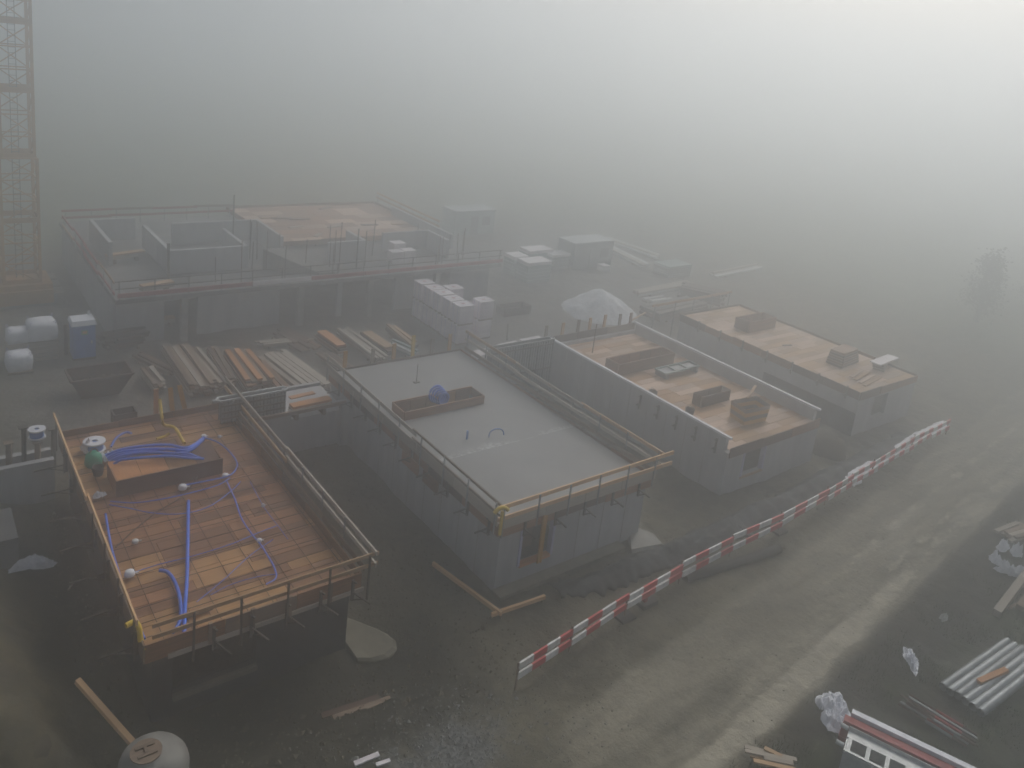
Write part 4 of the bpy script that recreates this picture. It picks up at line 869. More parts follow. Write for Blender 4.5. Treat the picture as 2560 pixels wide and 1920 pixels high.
# big bags on pallets
def big_bag(u, v, zb, label, sx, h, mat='white_plastic', seed=1):
    p = A2(u, v); p.z = hgt(p.x, p.y)+zb; t = thing('bulk_bag', label, 'bag', p); m = MB(); n = 24; prof = [(.86, 0), (1.0, .1), (1.04, .45), (1.0, .8), (.8, .97), (.3, 1.04)]
    for i, (r, zz) in enumerate(prof):
        for k in range(n):
            a = 2*PI*k/n; q = 1/max(abs(math.cos(a)), abs(math.sin(a)))**.72
            rr = sx/2*r*q*(1+.09*mnoise.noise((math.cos(a)*2, math.sin(a)*2, zz*3+seed)))
            m.v.append((p.x+rr*math.cos(a), p.y+rr*math.sin(a), p.z+h*zz+.05*h*mnoise.noise((math.cos(a)*3, math.sin(a)*3, seed))*(zz > .5)))
    for i in range(len(prof)-1):
        for k in range(n): m.f.append((i*n+k, i*n+(k+1) % n, (i+1)*n+(k+1) % n, (i+1)*n+k))
    m.f.append(tuple(range((len(prof)-1)*n, len(prof)*n)))
    m.build('sack', mat, t, True)
    for sx_, sy_ in ((-1, -1), (1, -1), (1, 1), (-1, 1)):
        c = p+Vector((sx_*sx*.4, sy_*sx*.4, h*.9)); MB().tube(smooth_path([c, c+Vector((sx_*.04, 0, .22)), c+Vector((-sx_*.1, -sy_*.1, .06))], 3), .02, 5).build('lifting_loop', 'lilac', t)
    return t
big_bag(92, 770, 1.15, 'large white bulk bag on boxes left of the blue toilet', 1.5, 1.05, 'white_plastic', 2)
big_bag(42, 800, .14, 'white bulk bag lowest at the left edge of the yard', 1.25, .95, 'white_sheet', 5)
big_bag(40, 775, 1.1, 'white bulk bag on a crate at the left edge of the yard', 1.15, .75, 'white_plastic', 9)
for i, (u, v, lb) in enumerate(((92, 770, 'grey crates under the large white bulk bag'), (40, 775, 'crate under the upper left white bulk bag'), (42, 800, 'pallet under the lowest white bulk bag'))):
    p = A2(u, v); p.z = hgt(p.x, p.y); h = 1.12 if i < 2 else .12; t = thing('crate' if i < 2 else 'pallet', lb, 'crate' if i < 2 else 'pallet', p); w = .72 if i == 0 else .6
    if i < 2:
        for r in range(5):
            for s in (-1, 1):
                blk('slat', p.x-w, p.x+w, p.y+s*w-.02, p.y+s*w+.02, p.z+.02+r*.22, p.z+.19+r*.22, 'timber_grey', t); bar('slat', (p.x+s*w, p.y-w+.03, p.z+.1+r*.22), (p.x+s*w, p.y+w-.03, p.z+.1+r*.22), .04, .17, 'timber_grey', t)
        blk('lid', p.x-w, p.x+w, p.y-w, p.y+w, p.z+h-.03, p.z+h+.01, 'timber_grey', t)
    else:
        for k in range(6): blk('slat', p.x-.6, p.x+.6, p.y-.6+k*.21, p.y-.45+k*.21, p.z+.09, p.z+.13, 'timber_old', t)
        for y in (-.5, 0, .5): blk('runner', p.x-.6, p.x+.6, p.y+y-.05, p.y+y+.05, p.z-.02, p.z+.088, 'timber_old', t)
# rusty skip
p = (A2(165, 858)+A2(262, 838))/2; p.z = hgt(p.x, p.y); t = thing('skip_container', 'dark rusty open skip standing alone left of the timber stacks', 'skip', p)
lo = [(-.95, -.55), (.9, -.55), (.9, .55), (-.95, .55)]; hi = [(-1.45, -.85), (1.5, -.85), (1.5, .85), (-1.45, .85)]
for i in range(4):
    j = (i+1) % 4; a, b, c, d = [p+Vector((*lo[i], .06)), p+Vector((*lo[j], .06)), p+Vector((*hi[j], 1.2)), p+Vector((*hi[i], 1.2))]
    inn = (p+Vector((0, 0, .6))-(a+b+c+d)/4).normalized()*.05
    MB().add([a, b, c, d, a+inn, b+inn, c+inn, d+inn], UNITF).build('side', 'rust', t)
MB().box(p.x-.95, p.x+.9, p.y-.55, p.y+.55, p.z, p.z+.1).build('bottom', 'rust', t)
m = MB(); k = [p+Vector((*q, 1.2)) for q in hi]
for i in range(4): m.beam(k[i], k[(i+1) % 4], .09, .1)
m.build('rim', 'rust', t); crumple('rubble', None, p+Vector((0, 0, .62)), 2.5, 1.4, .35, 'soil', 0, 31, 12, -1.5, parent=None).name = 'rubble'
r_ = bpy.data.objects['rubble']; setp(r_, 'dark earth filling the rusty skip', 'rubble')
t = thing('black_tub', 'small black tub behind the rebar deck', 'tub', at(268, 912, 1.2)); p = at(268, 912, 1.2)
m = MB(); m.box(p.x-.5, p.x+.5, p.y-.35, p.y+.35, p.z, p.z+.06)
for s in (-1, 1): m.box(p.x-.5, p.x+.5, p.y+s*.33-.03, p.y+s*.33+.03, p.z+.06, p.z+.6); m.box(p.x+s*.48-.03, p.x+s*.48+.03, p.y-.3, p.y+.3, p.z+.06, p.z+.6)
m.build('body', 'rubber', t); MB().box(p.x-.45, p.x+.45, p.y-.3, p.y+.3, p.z-1.25, p.z).build('stand', 'timber_old', t)
# gravel heap with pale sheet, dark trough
p = (A2(1245, 662)+A2(1368, 692))/2+Vector((0, .6, 0)); m = MB(); n = 40
for j in range(n):
    for i in range(n):
        u, v = i/(n-1)*2-1, j/(n-1)*2-1; r = math.hypot(u, v)
        m.v.append((p.x+u*3.4, p.y+v*3.4, -.25+max(0, 1-r**1.25)*2.1*(1+.25*mnoise.noise((u*2, v*2, 1)))+.16*mnoise.noise((u*6, v*6, 2))))
m.f = [(j*n+i, j*n+i+1, (j+1)*n+i+1, (j+1)*n+i) for j in range(n-1) for i in range(n-1)]
setp(m.build('gravel_heap', 'gravel_white', None, True), 'pale gravel heap behind the sunken deck house', 'heap', kind=None)
p = A2(1108, 678); p.z = hgt(p.x, p.y); t = thing('mixing_trough', 'dark low trough standing in the yard right of the brick pallets', 'trough', p)
m = MB(); m.box(p.x-1.2, p.x+1.2, p.y-.5, p.y+.5, p.z, p.z+.08)
for s in (-1, 1): m.box(p.x-1.3, p.x+1.3, p.y+s*.5-.04, p.y+s*.5+.04, p.z+.08, p.z+.7); m.box(p.x+s*1.25-.05, p.x+s*1.25+.05, p.y-.46, p.y+.46, p.z+.08, p.z+.7)
m.build('body', 'rust', t)
# far material stacks and huts
def slab_stack(label, u, v, sx, sy, h, mtop, mside, n=6):
    p = A2(u, v); p.z = hgt(p.x, p.y); t = thing('panel_stack', label, 'panels', p)
    for k in range(n): blk('panel', p.x-sx/2+random.uniform(-.06, .06), p.x+sx/2, p.y-sy/2, p.y+sy/2+random.uniform(-.06, .06), p.z+h*k/n+.01, p.z+h*(k+1)/n-.02, mtop if k == n-1 else mside, t)
slab_stack('pale blue topped panel stack nearest the trough in the fog', 1150, 606, 2.6, 1.6, 1.9, 'wrap_white', 'panel_green')
slab_stack('small pale panel stack left of the blue topped one', 1112, 590, 1.6, 1.5, 1.8, 'wrap_white', 'panel_green')
slab_stack('pale green panel stack behind the blue topped one', 1155, 575, 2.8, 1.6, 1.8, 'wrap_white', 'panel_green')
slab_stack('long pale panel stack right of the green one', 1205, 578, 2.6, 1.4, 1.5, 'wrap_white', 'steel_grey')
slab_stack('low grey panel stack far right in the yard', 1450, 592, 3.2, 2.0, 1.2, 'panel_green', 'steel_grey')
slab_stack('small white pack alone in the foggy yard', 1303, 585, .9, .9, .6, 'wrap_white', 'wrap_white', 2)
slab_stack('faint white pack behind the foggy timber deck', 1025, 480, 2.4, 1.4, 1.4, 'wrap_white', 'wrap_white', 3)
def hut(label, u, v, sx, sy, h, mat):
    p = A2(u, v); p.z = hgt(p.x, p.y); t = thing('site_hut', label, 'hut', p)
    MB().box(p.x-sx/2, p.x+sx/2, p.y-sy/2, p.y+sy/2, p.z-.1, p.z+h).build('body', mat, t); MB().box(p.x-sx/2-.08, p.x+sx/2+.08, p.y-sy/2-.08, p.y+sy/2+.08, p.z+h, p.z+h+.12).build('roof', 'steel_grey', t)
    MB().box(p.x-.5, p.x+.4, p.y-sy/2-.04, p.y-sy/2-.005, p.z+.05, p.z+2.0).build('door', 'hut_grey', t); MB().box(p.x+.9, p.x+1.9, p.y-sy/2-.04, p.y-sy/2-.005, p.z+1.0, p.z+1.9).build('window', 'glass_dark', t)
hut('dark site hut in the fog beyond the panel stacks', 1260, 572, 5.0, 2.4, 2.5, 'hut_grey')
hut('faint grey site hut far behind the trough', 1010, 500, 5.0, 2.4, 2.5, 'panel_green')
for i, (a, b, lb) in enumerate((((1290, 530), (1395, 582), 'long pale beams sloping across the foggy yard'), ((1310, 522), (1420, 560), 'second row of faint beams behind the long pale beams'), ((1375, 640), (1490, 618), 'pale pipes lying crosswise behind the gravel heap'), ((1395, 658), (1440, 652), 'short pale pipes right of the gravel heap'), ((1540, 600), (1640, 580), 'faint thin beams at the far right of the yard'))):
    pile(lb, A2(*a), A2(*b), 1.0, 2, 3, ['timber_grey', 'steel_pale'], .18)
pile('dark pile of steel behind the gravel heap', A2(1470, 640), A2(1560, 660), 2.2, 4, 4, ['steel_dark', 'rust'], .25)
pile('dark beams between the gravel heap and the rightmost shell', A2(1400, 690), A2(1500, 668), 2.2, 3, 4, ['steel_dark', 'rust'], .25)

# ---------------------------------------------------------------- tower crane mast
MX, MY, MH, MW = 6.75, 60.9, 25.5, .92
t = thing('tower_crane', 'orange lattice mast of the tower crane at the left edge', 'crane', (MX, MY, 0))
for k in range(3): MB().box(MX-2.3+k*.0, MX+2.3, MY-2.3+k*1.6, MY-2.3+k*1.6+1.35, -.1, .75).build('ballast_block', 'concrete_light', t)
MB().box(MX-1.6, MX+1.6, MY-2.5, MY-2.3, .2, 1.1).build('ballast_frame', 'crane_orange', t); MB().box(MX-1.7, MX+1.7, MY-1.5, MY+1.6, .76, 1.2).build('ballast_frame', 'crane_orange', t)
sec = 4.2; z = 1.2; k = 0
while z < MH:
    s = bpy.data.objects.new('mast_section', None); COL.objects.link(s); s.parent = t; s.location = (0, 0, z); s.empty_display_size = .1
    zt = z+sec; w = MW+(.12 if k < 2 else 0)
    for cx, cy in ((-w, -w), (w, -w), (w, w), (-w, w)): bar('chord', (MX+cx, MY+cy, z), (MX+cx, MY+cy, zt), .17, .17, 'crane_orange', s)
    n = 3
    for i in range(n):
        za, zb = z+sec*i/n, z+sec*(i+1)/n
        for j in range(4):
            c0 = ((-w, -w), (w, -w), (w, w), (-w, w))[j]; c1 = ((w, -w), (w, w), (-w, w), (-w, -w))[j]
            a, b = (c0, c1) if (i+k) % 2 else (c1, c0)
            bar('brace', (MX+a[0], MY+a[1], za), (MX+b[0], MY+b[1], zb), .07, .07, 'crane_orange', s)
            bar('rung', (MX+c0[0], MY+c0[1], zb-.01), (MX+c1[0], MY+c1[1], zb-.01), .08, .08, 'crane_orange', s)
            if i == 0: bar('collar', (MX+c0[0]*1.03, MY+c0[1]*1.03, z+.12), (MX+c1[0]*1.03, MY+c1[1]*1.03, z+.12), .06, .34, 'crane_orange', s)
    for sx in (-.2, .2): bar('ladder_rail', (MX+sx, MY+.3, z), (MX+sx, MY+.3, zt), .04, .04, 'steel_dark', s)
    for i in range(12): bar('ladder_rung', (MX-.2, MY+.3, z+.2+i*.35), (MX+.2, MY+.3, z+.2+i*.35), .03, .03, 'steel_dark', s)
    z = zt; k += 1

# ---------------------------------------------------------------- front: fence, road edge, stores
random.seed(33)
FP = [at(u, v, .9) for u, v in ((1122, 1440), (1238, 1365), (1358, 1290), (1475, 1222), (1585, 1163), (1690, 1113), (1790, 1058), (1890, 1000), (1975, 950), (2052, 910))]
t = thing('barrier_fence', 'long red and white striped board barrier beside the muddy road', 'barrier', (FP[0].x, FP[0].y, hgt(FP[0].x, FP[0].y)))
for i in range(len(FP)-1):
    a, b = FP[i].copy(), FP[i+1].copy(); n = 1 if (b-a).length < 4.6 else 2
    for q in range(n):
        p, r = a.lerp(b, q/n), a.lerp(b, (q+1)/n); ga, gb = hgt(p.x, p.y, False), hgt(r.x, r.y, False)
        for z in (.9, .47):
            bar('board', (p.x, p.y+random.uniform(-.06, .06), ga+z+random.uniform(-.06, .06)), (r.x, r.y+random.uniform(-.06, .06), gb+z+random.uniform(-.06, .06)), .07, .25, 'red_white', t)
for p in FP:
    g = hgt(p.x, p.y); pp = bar('post', (p.x, p.y+.05, g-.1), (p.x, p.y+.05, g+1.08), .06, .06, 'timber_old', t)
for i in (2, 5): MB().box(FP[i].x-.35, FP[i].x+.35, FP[i].y-.25, FP[i].y+.3, hgt(FP[i].x, FP[i].y)-.08, hgt(FP[i].x, FP[i].y)+.13).build('foot', 'rubber', t)
p = A2(1397, 1303); p.z = hgt(p.x, p.y); t = thing('rubber_foot', 'dark rubber fence foot with a red stub beside the barrier', 'foot', p)
MB().box(p.x-.4, p.x+.4, p.y-.22, p.y+.22, p.z-.03, p.z+.16).build('base', 'rubber', t); MB().box(p.x-.2, p.x-.05, p.y-.05, p.y+.08, p.z+.16, p.z+.55).build('stub', 'red_paint', t)
# batter boards
t = thing('profile_boards', 'pair of pale timber profile boards meeting at the corner of the slab house', 'boards', at(1080, 1325, .3)-Vector((0, 0, .3)))
a, b, c = at(935, 1217, .35), at(1083, 1326, .35), at(1177, 1289, .35); e = at(1062, 1328, .3)
bar('board', a, b, .11, .16, 'timber_new', t); bar('board', e, c, .11, .15, 'timber_new', t)
for q in (a.lerp(b, .02), a.lerp(b, .5), b, c.lerp(b, .05)): bar('stake', (q.x+.05, q.y+.06, hgt(q.x, q.y)-.3), (q.x+.05, q.y+.06, .42), .06, .06, 'timber_old', t)
# dark membrane strip and pipe roll along the barrier
def strip(name, label, pts, w, h, mat, seed, cat='sheet', n=60, m_=13):
    path = smooth_path(pts, max(2, n//(len(pts)-1))); mb = MB(); W_ = m_
    for i, p in enumerate(path):
        d = (path[min(i+1, len(path)-1)]-path[max(i-1, 0)]).normalized(); sd = Vector((-d.y, d.x, 0)); ww = w*(1+.35*mnoise.noise((i*.22, seed, 0)))
        for j in range(W_):
            v = j/(W_-1)*2-1; q = p+sd*(v*ww/2+.12*mnoise.noise((i*.3, v*2, seed)))
            mb.v.append((q.x, q.y, hgt(q.x, q.y)+.03+h*max(0, .45+.5*mnoise.noise((i*.05, v*1.2, seed+3))+.35*abs(mnoise.noise((i*.12, v*4, seed+3)))+.12*mnoise.noise((i*.5, v*5, seed+1)))*(1-abs(v)**3)))
    for i in range(len(path)-1):
        for j in range(W_-1): mb.f.append((i*W_+j, (i+1)*W_+j, (i+1)*W_+j+1, i*W_+j+1))
    o = mb.build(name, mat, None, True); s = o.modifiers.new('thickness', 'SOLIDIFY'); s.thickness = .02
    return setp(o, label, cat)
strip('membrane_sheet', 'crumpled black membrane strip between the slab house and the barrier', [A2(1195, 1285), A2(1300, 1262), A2(1400, 1222), A2(1500, 1180), A2(1600, 1140)], 1.2, .3, 'membrane', 4, n=120)
strip('membrane_sheet', 'dark membrane strip running along the barrier toward the rightmost shell', [A2(1590, 1145), A2(1690, 1095), A2(1790, 1040), A2(1880, 990), A2(1960, 945)], 1.4, .3, 'membrane', 11, n=120)
strip('plastic_sheet', 'pale crumpled plastic strip along the far end of the barrier', [A2(1830, 1045), A2(1900, 1000), A2(1975, 952), A2(2040, 918)], .7, .22, 'white_sheet', 17, n=90)
setp(MB().tube(smooth_path([A2(1478, 1257)+Vector((0, 0, .17)), A2(1560, 1232)+Vector((0, 0, .16)), A2(1640, 1205)+Vector((0, 0, .15)), A2(1682, 1192)+Vector((0, 0, .15))], 4), .2, 12).build('membrane_roll', 'rubber', None, True), 'long black roll lying on the ground beside the barrier', 'roll')
# light concrete apron by the right front corner of the slab house
setp(MB().add([(24.2, 19.9, -.1), (26.1, 19.55, -.1), (26.3, 20.6, -.1), (25.4, 21.6, -.1), (24.3, 20.1, .2), (25.8, 19.75, .2), (26.0, 20.5, .22), (25.5, 21.4, .24)], UNITF).build('concrete_apron', 'concrete_light'), 'pale concrete spill at the right front corner of the slab house', 'concrete')
setp(MB().box(BX0-.1, 24.2, BY0-.55, BY0-.02, -.3, .2).build('footing_strip', 'concrete_muddy'), 'pale footing strip along the front wall of the slab house', 'footing')
def boulder(label, c, s, mat, seed, name='boulder', cat='rock', flat=.75):
    m = MB(); nu, nv = 14, 9
    for j in range(nv+1):
        th = PI*j/nv
        for i in range(nu):
            ph = 2*PI*i/nu; d = Vector((math.sin(th)*math.cos(ph), math.sin(th)*math.sin(ph), math.cos(th)*flat)); r = s*(1+.22*mnoise.noise(d*1.7+Vector((seed, 0, 0)))+.08*mnoise.noise(d*5+Vector((seed, 0, 0))))
            m.v.append(tuple(Vector(c)+d*r))
    m.f = [(j*nu+i, j*nu+(i+1) % nu, (j+1)*nu+(i+1) % nu, (j+1)*nu+i) for j in range(nv) for i in range(nu)]
    return setp(m.build(name, mat, None, True), label, cat)
p = A2(1782, 975); boulder('pale earth mound between the sunken deck house and the rightmost shell', (p.x, p.y, .25), 1.15, 'soil', 3, 'earth_mound', 'mound', .8)
# manhole cone with timber lid, pole
p = Vector((4.95, 19.5, -.35)); t = thing('manhole_cone', 'grey concrete manhole cone with timber lid in the bottom left corner', 'manhole', p)
prof = [(.90, -.4), (.93, .2), (.93, .38), (.89, .6), (.81, .8), (.70, .96), (.56, 1.08), (.43, 1.15), (.40, 1.19)]
off = [(0, 0), (0, 0), (0, 0), (-.02, -.02), (-.06, -.06), (-.12, -.12), (-.19, -.18), (-.25, -.23), (-.26, -.24)]
MB().lathe(p, prof, 40, off).build('cone', 'concrete_light', t, True)
lc = p+Vector((-.26, -.24, 1.19)); ld = MB().lathe(lc, [(.41, 0), (.41, .045)], 28).build('lid', 'timber_old', t)
for dy in (-.15, .15): bar('batten', lc+Vector((-.25, dy, .07)), lc+Vector((.25, dy, .07)), .09, .045, 'timber_old', ld)
bar('batten', lc+Vector((0, -.1, .075)), lc+Vector((0, .1, .075)), .09, .04, 'timber_old', ld)
a, b = at(168, 1472, 1.2), Vector((4.42, 20.45, -.3))
setp(bar('timber_pole', at(167, 1470, .9), at(286, 1605, .1), .16, .16, 'timber_new'), 'orange brown squared timber pole leaning beside the manhole cone', 'pole')
crumple('plastic_sheet', 'torn white plastic sheet lying at the left edge below the retaining wall', at(68, 1224, -.4), 2.2, .75, .35, 'white_sheet', -.25, 12, 18, .1)
# stores at the lower right
def G(u, v, dz=0):
    q = A2(u, v); q.z = hgt(q.x, q.y)+dz; return q
p = G(1905, 1655); dirx = (G(2030, 1720)-G(1815, 1612)); dirx.z = 0; ln = dirx.length; dirx.normalize(); sdx = Vector((-dirx.y, dirx.x, 0))
o0 = G(1822, 1622); zb = min(o0.z, hgt(*(o0+dirx*4)[:2]))
t = thing('steel_bin', 'pale blue grey slotted steel bin at the bottom right', 'bin', (o0.x, o0.y, zb))
def QP(a, b, z): return Vector((o0.x, o0.y, zb))+dirx*a+sdx*b+Vector((0, 0, z))
BLN = 4.6
def obx(name, a0, a1, b0, b1, z0, z1, mat, parent): return bar(name, QP(a0, (b0+b1)/2, (z0+z1)/2), QP(a1, (b0+b1)/2, (z0+z1)/2), abs(b1-b0), z1-z0, mat, parent)
obx('side', 0, BLN, -.9, -.86, .12, .8, 'steel_pale', t); obx('side', 0, BLN, .1, .14, .12, .95, 'steel_pale', t)
obx('end', 0, .04, -.85, .09, .12, .8, 'steel_pale', t); obx('bottom', .05, BLN, -.85, .09, .12, .16, 'steel_grey', t)
obx('top_plate', 0, BLN, -.25, .095, .8, .84, 'steel_pale', t); obx('slot_bar', 0, BLN, -.88, -.8, .81, .86, 'steel_pale', t)
for k in range(9): obx('divider', .05+k*.55, .17+k*.55, -.8, -.26, .80, .845, 'steel_pale', t)
for a in (.3, 2.4, 4.2): obx('skid', a, a+.2, -.9, .14, -.25, .115, 'steel_dark', t)
for k, lb in ((0, 'front'), (1, 'back')):
    MB().tube([QP(-.02, -.75+.8*k, .9), QP(-.25, -.75+.8*k, .92)], .07, 8).build('lug', 'steel_pale', t)
t = thing('barrier_boards', 'dark red barrier boards stacked on the pale steel bin', 'boards', QP(2, .35, .0))
for k in range(3): obx('board', -.25+.02*k, 1.1+.04*k, .17+.0*k, .47, .1+.31*k, .1+.31*k+.3, 'red_paint', t); obx('board', 1.14, 3.1, .17, .47, .1+.31*k, .1+.31*k+.3, 'red_paint', t)
obx('bearer', 0, .2, .17, .47, -.3, .09, 'timber_old', t); obx('bearer', 2.6, 2.8, .17, .47, -.3, .09, 'timber_old', t)
t = thing('white_board', 'long white board leaning behind the dark red barrier boards', 'board', QP(2, .6, 0)); obx('board', -.05, 5.4, .53, .74, .55, 1.12, 'white_plastic', t); obx('support', 1, 1.2, .53, .7, -.3, .54, 'timber_old', t); obx('support', 3.6, 3.8, .53, .7, -.3, .54, 'timber_old', t)
crumple('plastic_sheet', 'shiny crumpled white plastic left of the dark red barrier boards', G(1808, 1552), 2.5, 1.3, .5, 'white_sheet', .75, 41, 18, .0)
crumple('plastic_sheet', 'small pale rag on dark soil above the pale steel bin', G(1968, 1428), 1.7, .6, .25, 'white_sheet', .7, 44, 14, .15)
crumple('plastic_sheet', 'small pale scrap in the grass near the right edge', G(2040, 1333), .8, .4, .2, 'steel_pale', .2, 47, 12, .1)
t = thing('prop_bundle', 'bundle of dark red and grey steel props lower right', 'props', G(2030, 1570))
a, b = G(1958, 1512, .12), G(2102, 1606, .12)
sdv = (b-a).cross(Vector((0, 0, 1))).normalized()
for k in range(9):
    r = k % 5; zz = .07+(.15 if k > 4 else 0); j = random.uniform(-.25, .25); d = (b-a).normalized()
    p0, p1 = a+sdv*(r*.17+(.08 if k > 4 else 0))+d*j, b+sdv*(r*.17+(.08 if k > 4 else 0))+d*j; p0.z += zz; p1.z += zz
    bar('prop_tube', p0, p1, .085, .085, 'rust' if k % 3 else 'steel_grey', t, 'rod'); bar('sleeve', p0+d*.9, p0+d*1.75, .105, .105, 'red_paint' if k % 2 else 'steel_grey', t, 'rod')
# pale tubes
t = thing('tube_stack', 'stack of long pale grey tubes at the right edge', 'tubes', G(2120, 1480))
a0, a1 = G(2032, 1500), G(2172, 1400); b0 = G(2112, 1560); nn = 6
for k in range(nn):
    q = a0.lerp(b0, k/(nn-1)); d = (a1-a0); r = .15
    p0, p1 = q+Vector((0, 0, r+.14)), q+d*1.0+Vector((0, 0, r+.14)); p0.z = p1.z = max(hgt(q.x, q.y), hgt((q+d).x, (q+d).y))+r+.1
    m = MB(); m.tube([p0, p1], r, 14, False); m.tube([p1, p0], r*.86, 14, False); m.build('tube', 'steel_grey', t, True)
for f in (.15, .8): 
    q0, q1 = a0+(a1-a0)*f, b0+(a1-a0)*f; bar('bearer', (q0.x, q0.y, hgt(q0.x, q0.y)+.02), (q1.x, q1.y, hgt(q1.x, q1.y)+.02), .14, .2, 'timber_old', t)
p0, p1 = G(2105, 1502, .42), G(2165, 1475, .42); p0.z = p1.z = max(p0.z, p1.z)+.06
setp(bar('wood_block', p0, p1, .2, .12, 'timber_orange'), 'orange brown wood block lying across the pale tubes', 'wood')
# scraps and beams at the right edge
for i, (u, v, sx, sy, s) in enumerate(((2165, 1190, 1.3, .6, 51), (2150, 1215, 1.1, .7, 54), (2190, 1245, 1.6, .9, 58), (2195, 1200, 1.4, .6, 62))):
    crumple('plastic_sheet', ['uppermost torn white sheet at the right edge beside the road', 'small white sheet left of the others at the right edge', 'lowest and largest white sheet at the right edge by the beams', 'white sheet right of the others at the right edge'][i], G(u, v, .1), sx, sy, .5, 'white_sheet', .3+i, s, 16, .05)
a, b = G(2150, 1335, .2), G(2225, 1235, .25); t = thing('timber_beam', 'long grey timber beam lying at the right edge', 'beam', G(2150, 1335)); bar('beam', a, b, .3, .28, 'timber_grey', t); bar('bearer', a.lerp(b, .3)-Vector((.3, .2, .22)), a.lerp(b, .3)+Vector((.3, -.3, -.22)), .12, .14, 'timber_old', t)
a, b = G(2200, 1320, .15), G(2260, 1250, .2); t = thing('timber_beam', 'second timber beam cut off by the right edge', 'beam', G(2200, 1320)); bar('beam', a, b, .28, .24, 'timber_old', t); bar('bearer', a.lerp(b, .4)-Vector((.25, .2, .17)), a.lerp(b, .4)+Vector((.25, -.2, -.17)), .1, .1, 'timber_old', t)
pile('loose dark boards at the right edge above the white sheets', A2(2168, 1165), A2(2215, 1150), .9, 2, 4, ['timber_old', 'timber_grey'], .1)
pile('thin pale battens on the grass at the bottom right of the road', A2(1625, 1640), A2(1715, 1665), .6, 2, 4, ['timber_grey', 'timber'], .07, .4)
setp(bar('board_offcut', G(765, 1655, .06), G(818, 1635, .07), .16, .05, 'wrap_white'), 'pale striped board offcut on the dark gravel at the bottom', 'board')
setp(bar('board_offcut', G(812, 1658, .06), G(842, 1648, .06), .12, .05, 'wrap_white'), 'shorter pale offcut right of the striped one at the bottom', 'board')
boulder('low earth hump at the left edge below the excavation', (1.4, 24.3, .45), .95, 'soil', 9, 'earth_mound', 'mound', .5)
boulder('small earth hump at the lower left corner', (2.1, 21.6, .2), .7, 'soil', 14, 'earth_mound', 'mound', .5)
pile('half buried old planks in the mud below the rebar deck', A2(700, 1545), A2(850, 1490), .5, 1, 2, ['timber_old', 'plywood_dark'], .06, .5, False)
p = G(1130, 1560)
# tree in the fog
def tree(label, x, y, h, seed, spread=.34):
    random.seed(seed); z0 = hgt(x, y, False); t = thing('tree', label, 'tree', (x, y, z0)); m = MB(); m.tube([(x, y, z0-.2), (x+.1, y, z0+h*.4), (x, y+.1, z0+h*.75), (x, y, z0+h*.97)], [.28, .2, .11, .03], 8); tips = []
    for i in range(34):
        f = random.uniform(.15, .95); a = random.uniform(0, 2*PI); L_ = h*spread*(1.05-f)*random.uniform(.6, 1.1)+.4
        p0 = Vector((x, y, z0+h*f)); p1 = p0+Vector((math.cos(a)*L_, math.sin(a)*L_, L_*random.uniform(.1, .7))); m.tube([p0, p0.lerp(p1, .5)+Vector((0, 0, -.1)), p1], [.06, .04, .015], 5); tips += [p0.lerp(p1, q) for q in (.4, .6, .8, 1)]
    m.build('trunk', 'bark', t); c = MB()
    for q in tips:
        for k in range(13):
            d = Vector((random.gauss(0, .4), random.gauss(0, .4), random.gauss(0, .4))); o = q+d; u = Vector((random.uniform(-1, 1), random.uniform(-1, 1), random.uniform(-.6, .6))).normalized()*.16; v = u.cross(Vector((random.random(), random.random(), random.random()))).normalized()*.1
            c.add([o-u, o+v, o+u, o-v], [(0, 1, 2, 3)])
    c.build('crown', 'leaf', t)
tree('faint tree in the fog beyond the far end of the road', 79, 30, 6.4, 5, .22)
tree('second faint tree in the fog at the right edge', 91, 29.5, 6.0, 6, .34)

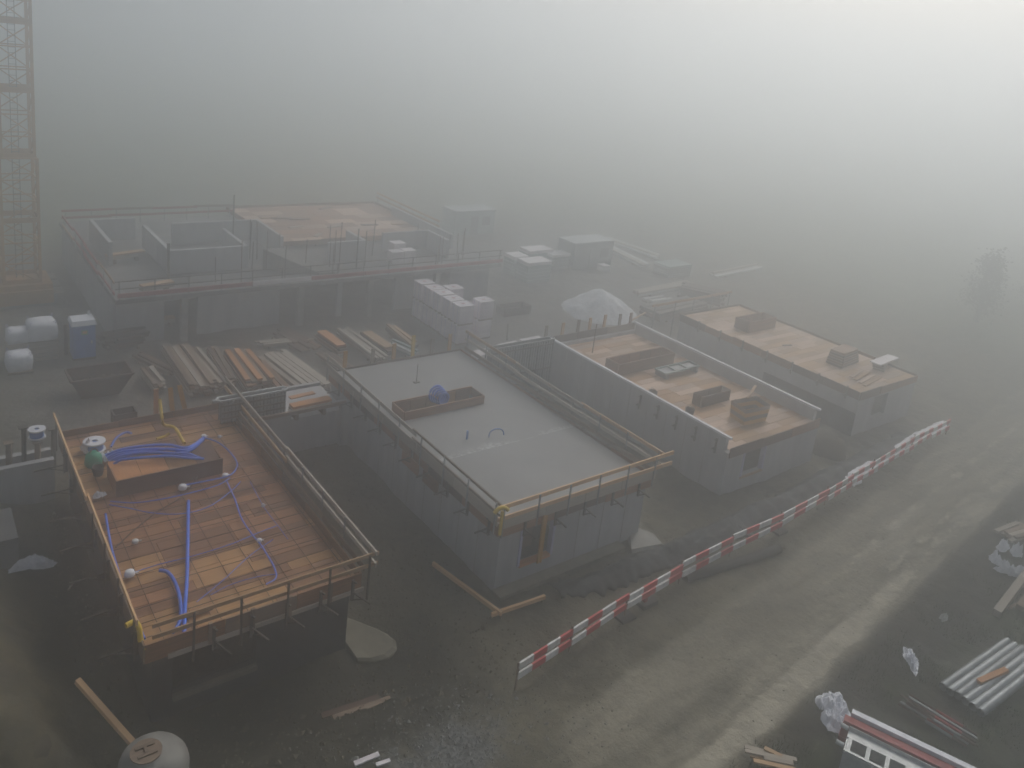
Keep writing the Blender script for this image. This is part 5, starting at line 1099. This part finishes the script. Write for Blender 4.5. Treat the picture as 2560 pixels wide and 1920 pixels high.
# ---------------------------------------------------------------- loose stuff
random.seed(77)
def scatter_stones(name, n, region, s0, s1, mat):
    m = MB()
    for _ in range(n):
        x, y = region()
        s = random.uniform(s0, s1)*(1.8 if random.random() < .06 else 1); z = hgt(x, y)+s*.15; a = random.uniform(0, PI)
        ca, sa = math.cos(a)*s, math.sin(a)*s; q = random.uniform(.6, 1)
        vs = [(x+ca, y+sa, z), (x-sa*q, y+ca*q, z+s*.1), (x-ca, y-sa, z), (x+sa*q, y-ca*q, z-s*.05), (x+ca*.2, y+sa*.1, z+s*random.uniform(.5, .8)), (x, y, z-s*.6)]
        m.add(vs, [(0, 1, 4), (1, 2, 4), (2, 3, 4), (3, 0, 4), (1, 0, 5), (2, 1, 5), (3, 2, 5), (0, 3, 5)])
    return setp(m.build(name, mat), kind='stuff')
def reg_front():
    while True:
        x, y = random.uniform(5, 46), random.uniform(10.5, 20.5)
        d = y-road_l(x)
        if random.random() < (.12 if abs(d) < 2.4 else 1): return x, y
o = scatter_stones('mud_clods', 1200, reg_front, .02, .05, 'soil'); setp(o, 'dark mud clods strewn over the ground by the road', 'clods')
o = scatter_stones('gravel', 1500, lambda: (random.gauss(12.4, 2.2), random.gauss(15.6, 1.2)), .02, .06, 'stone'); setp(o, 'grey gravel scattered on the mud at the bottom', 'gravel')
def reg_pit():
    while True:
        x, y = random.uniform(4, 17), random.uniform(17, 35)
        if not (AX0-.1 < x < AX1+.1 and AY0-.1 < y < AY1): return x, y
o = scatter_stones('earth_crumbs', 2000, reg_pit, .03, .09, 'soil'); setp(o, 'crumbs of dark earth round the rebar deck house', 'earth')
m = MB()
for _ in range(5200):
    x = random.uniform(16.5, 44); y = random.uniform(4.8, 10.9)+.04*(x-20)
    if mnoise.noise((x*.5, y*.5, 7)) < -.05: continue
    z = hgt(x, y)
    for k in range(4):
        a = random.uniform(0, 2*PI); h = random.uniform(.06, .2); w = .012; dx, dy = math.cos(a), math.sin(a); bx, by = x+random.uniform(-.1, .1), y+random.uniform(-.1, .1)
        m.add([(bx-dy*w, by+dx*w, z-.02), (bx+dy*w, by-dx*w, z-.02), (bx+dx*h*.7, by+dy*h*.7, z+h)], [(0, 1, 2)])
setp(m.build('grass', 'grass'), 'short dark grass on the verge at the lower right', 'grass', kind='stuff')

# ---------------------------------------------------------------- haze
hz = MB().box(-424, 624, -424, 624, -2.6, 29.0).build('haze', 'concrete')
hm = bpy.data.materials.new('haze'); hm.use_nodes = True; n = hm.node_tree.nodes; n.clear()
out = n.new('ShaderNodeOutputMaterial'); pv = n.new('ShaderNodeVolumePrincipled')
pv.inputs['Color'].default_value = (.966, .984, .992, 1); pv.inputs['Density'].default_value = HAZE_DENSITY; pv.inputs['Anisotropy'].default_value = HAZE_G
hm.node_tree.links.new(pv.outputs[0], out.inputs['Volume'])
hz.data.materials.clear(); hz.data.materials.append(hm); setp(hz, kind='stuff'); setp(hz, 'thick morning fog over the whole site', 'haze')
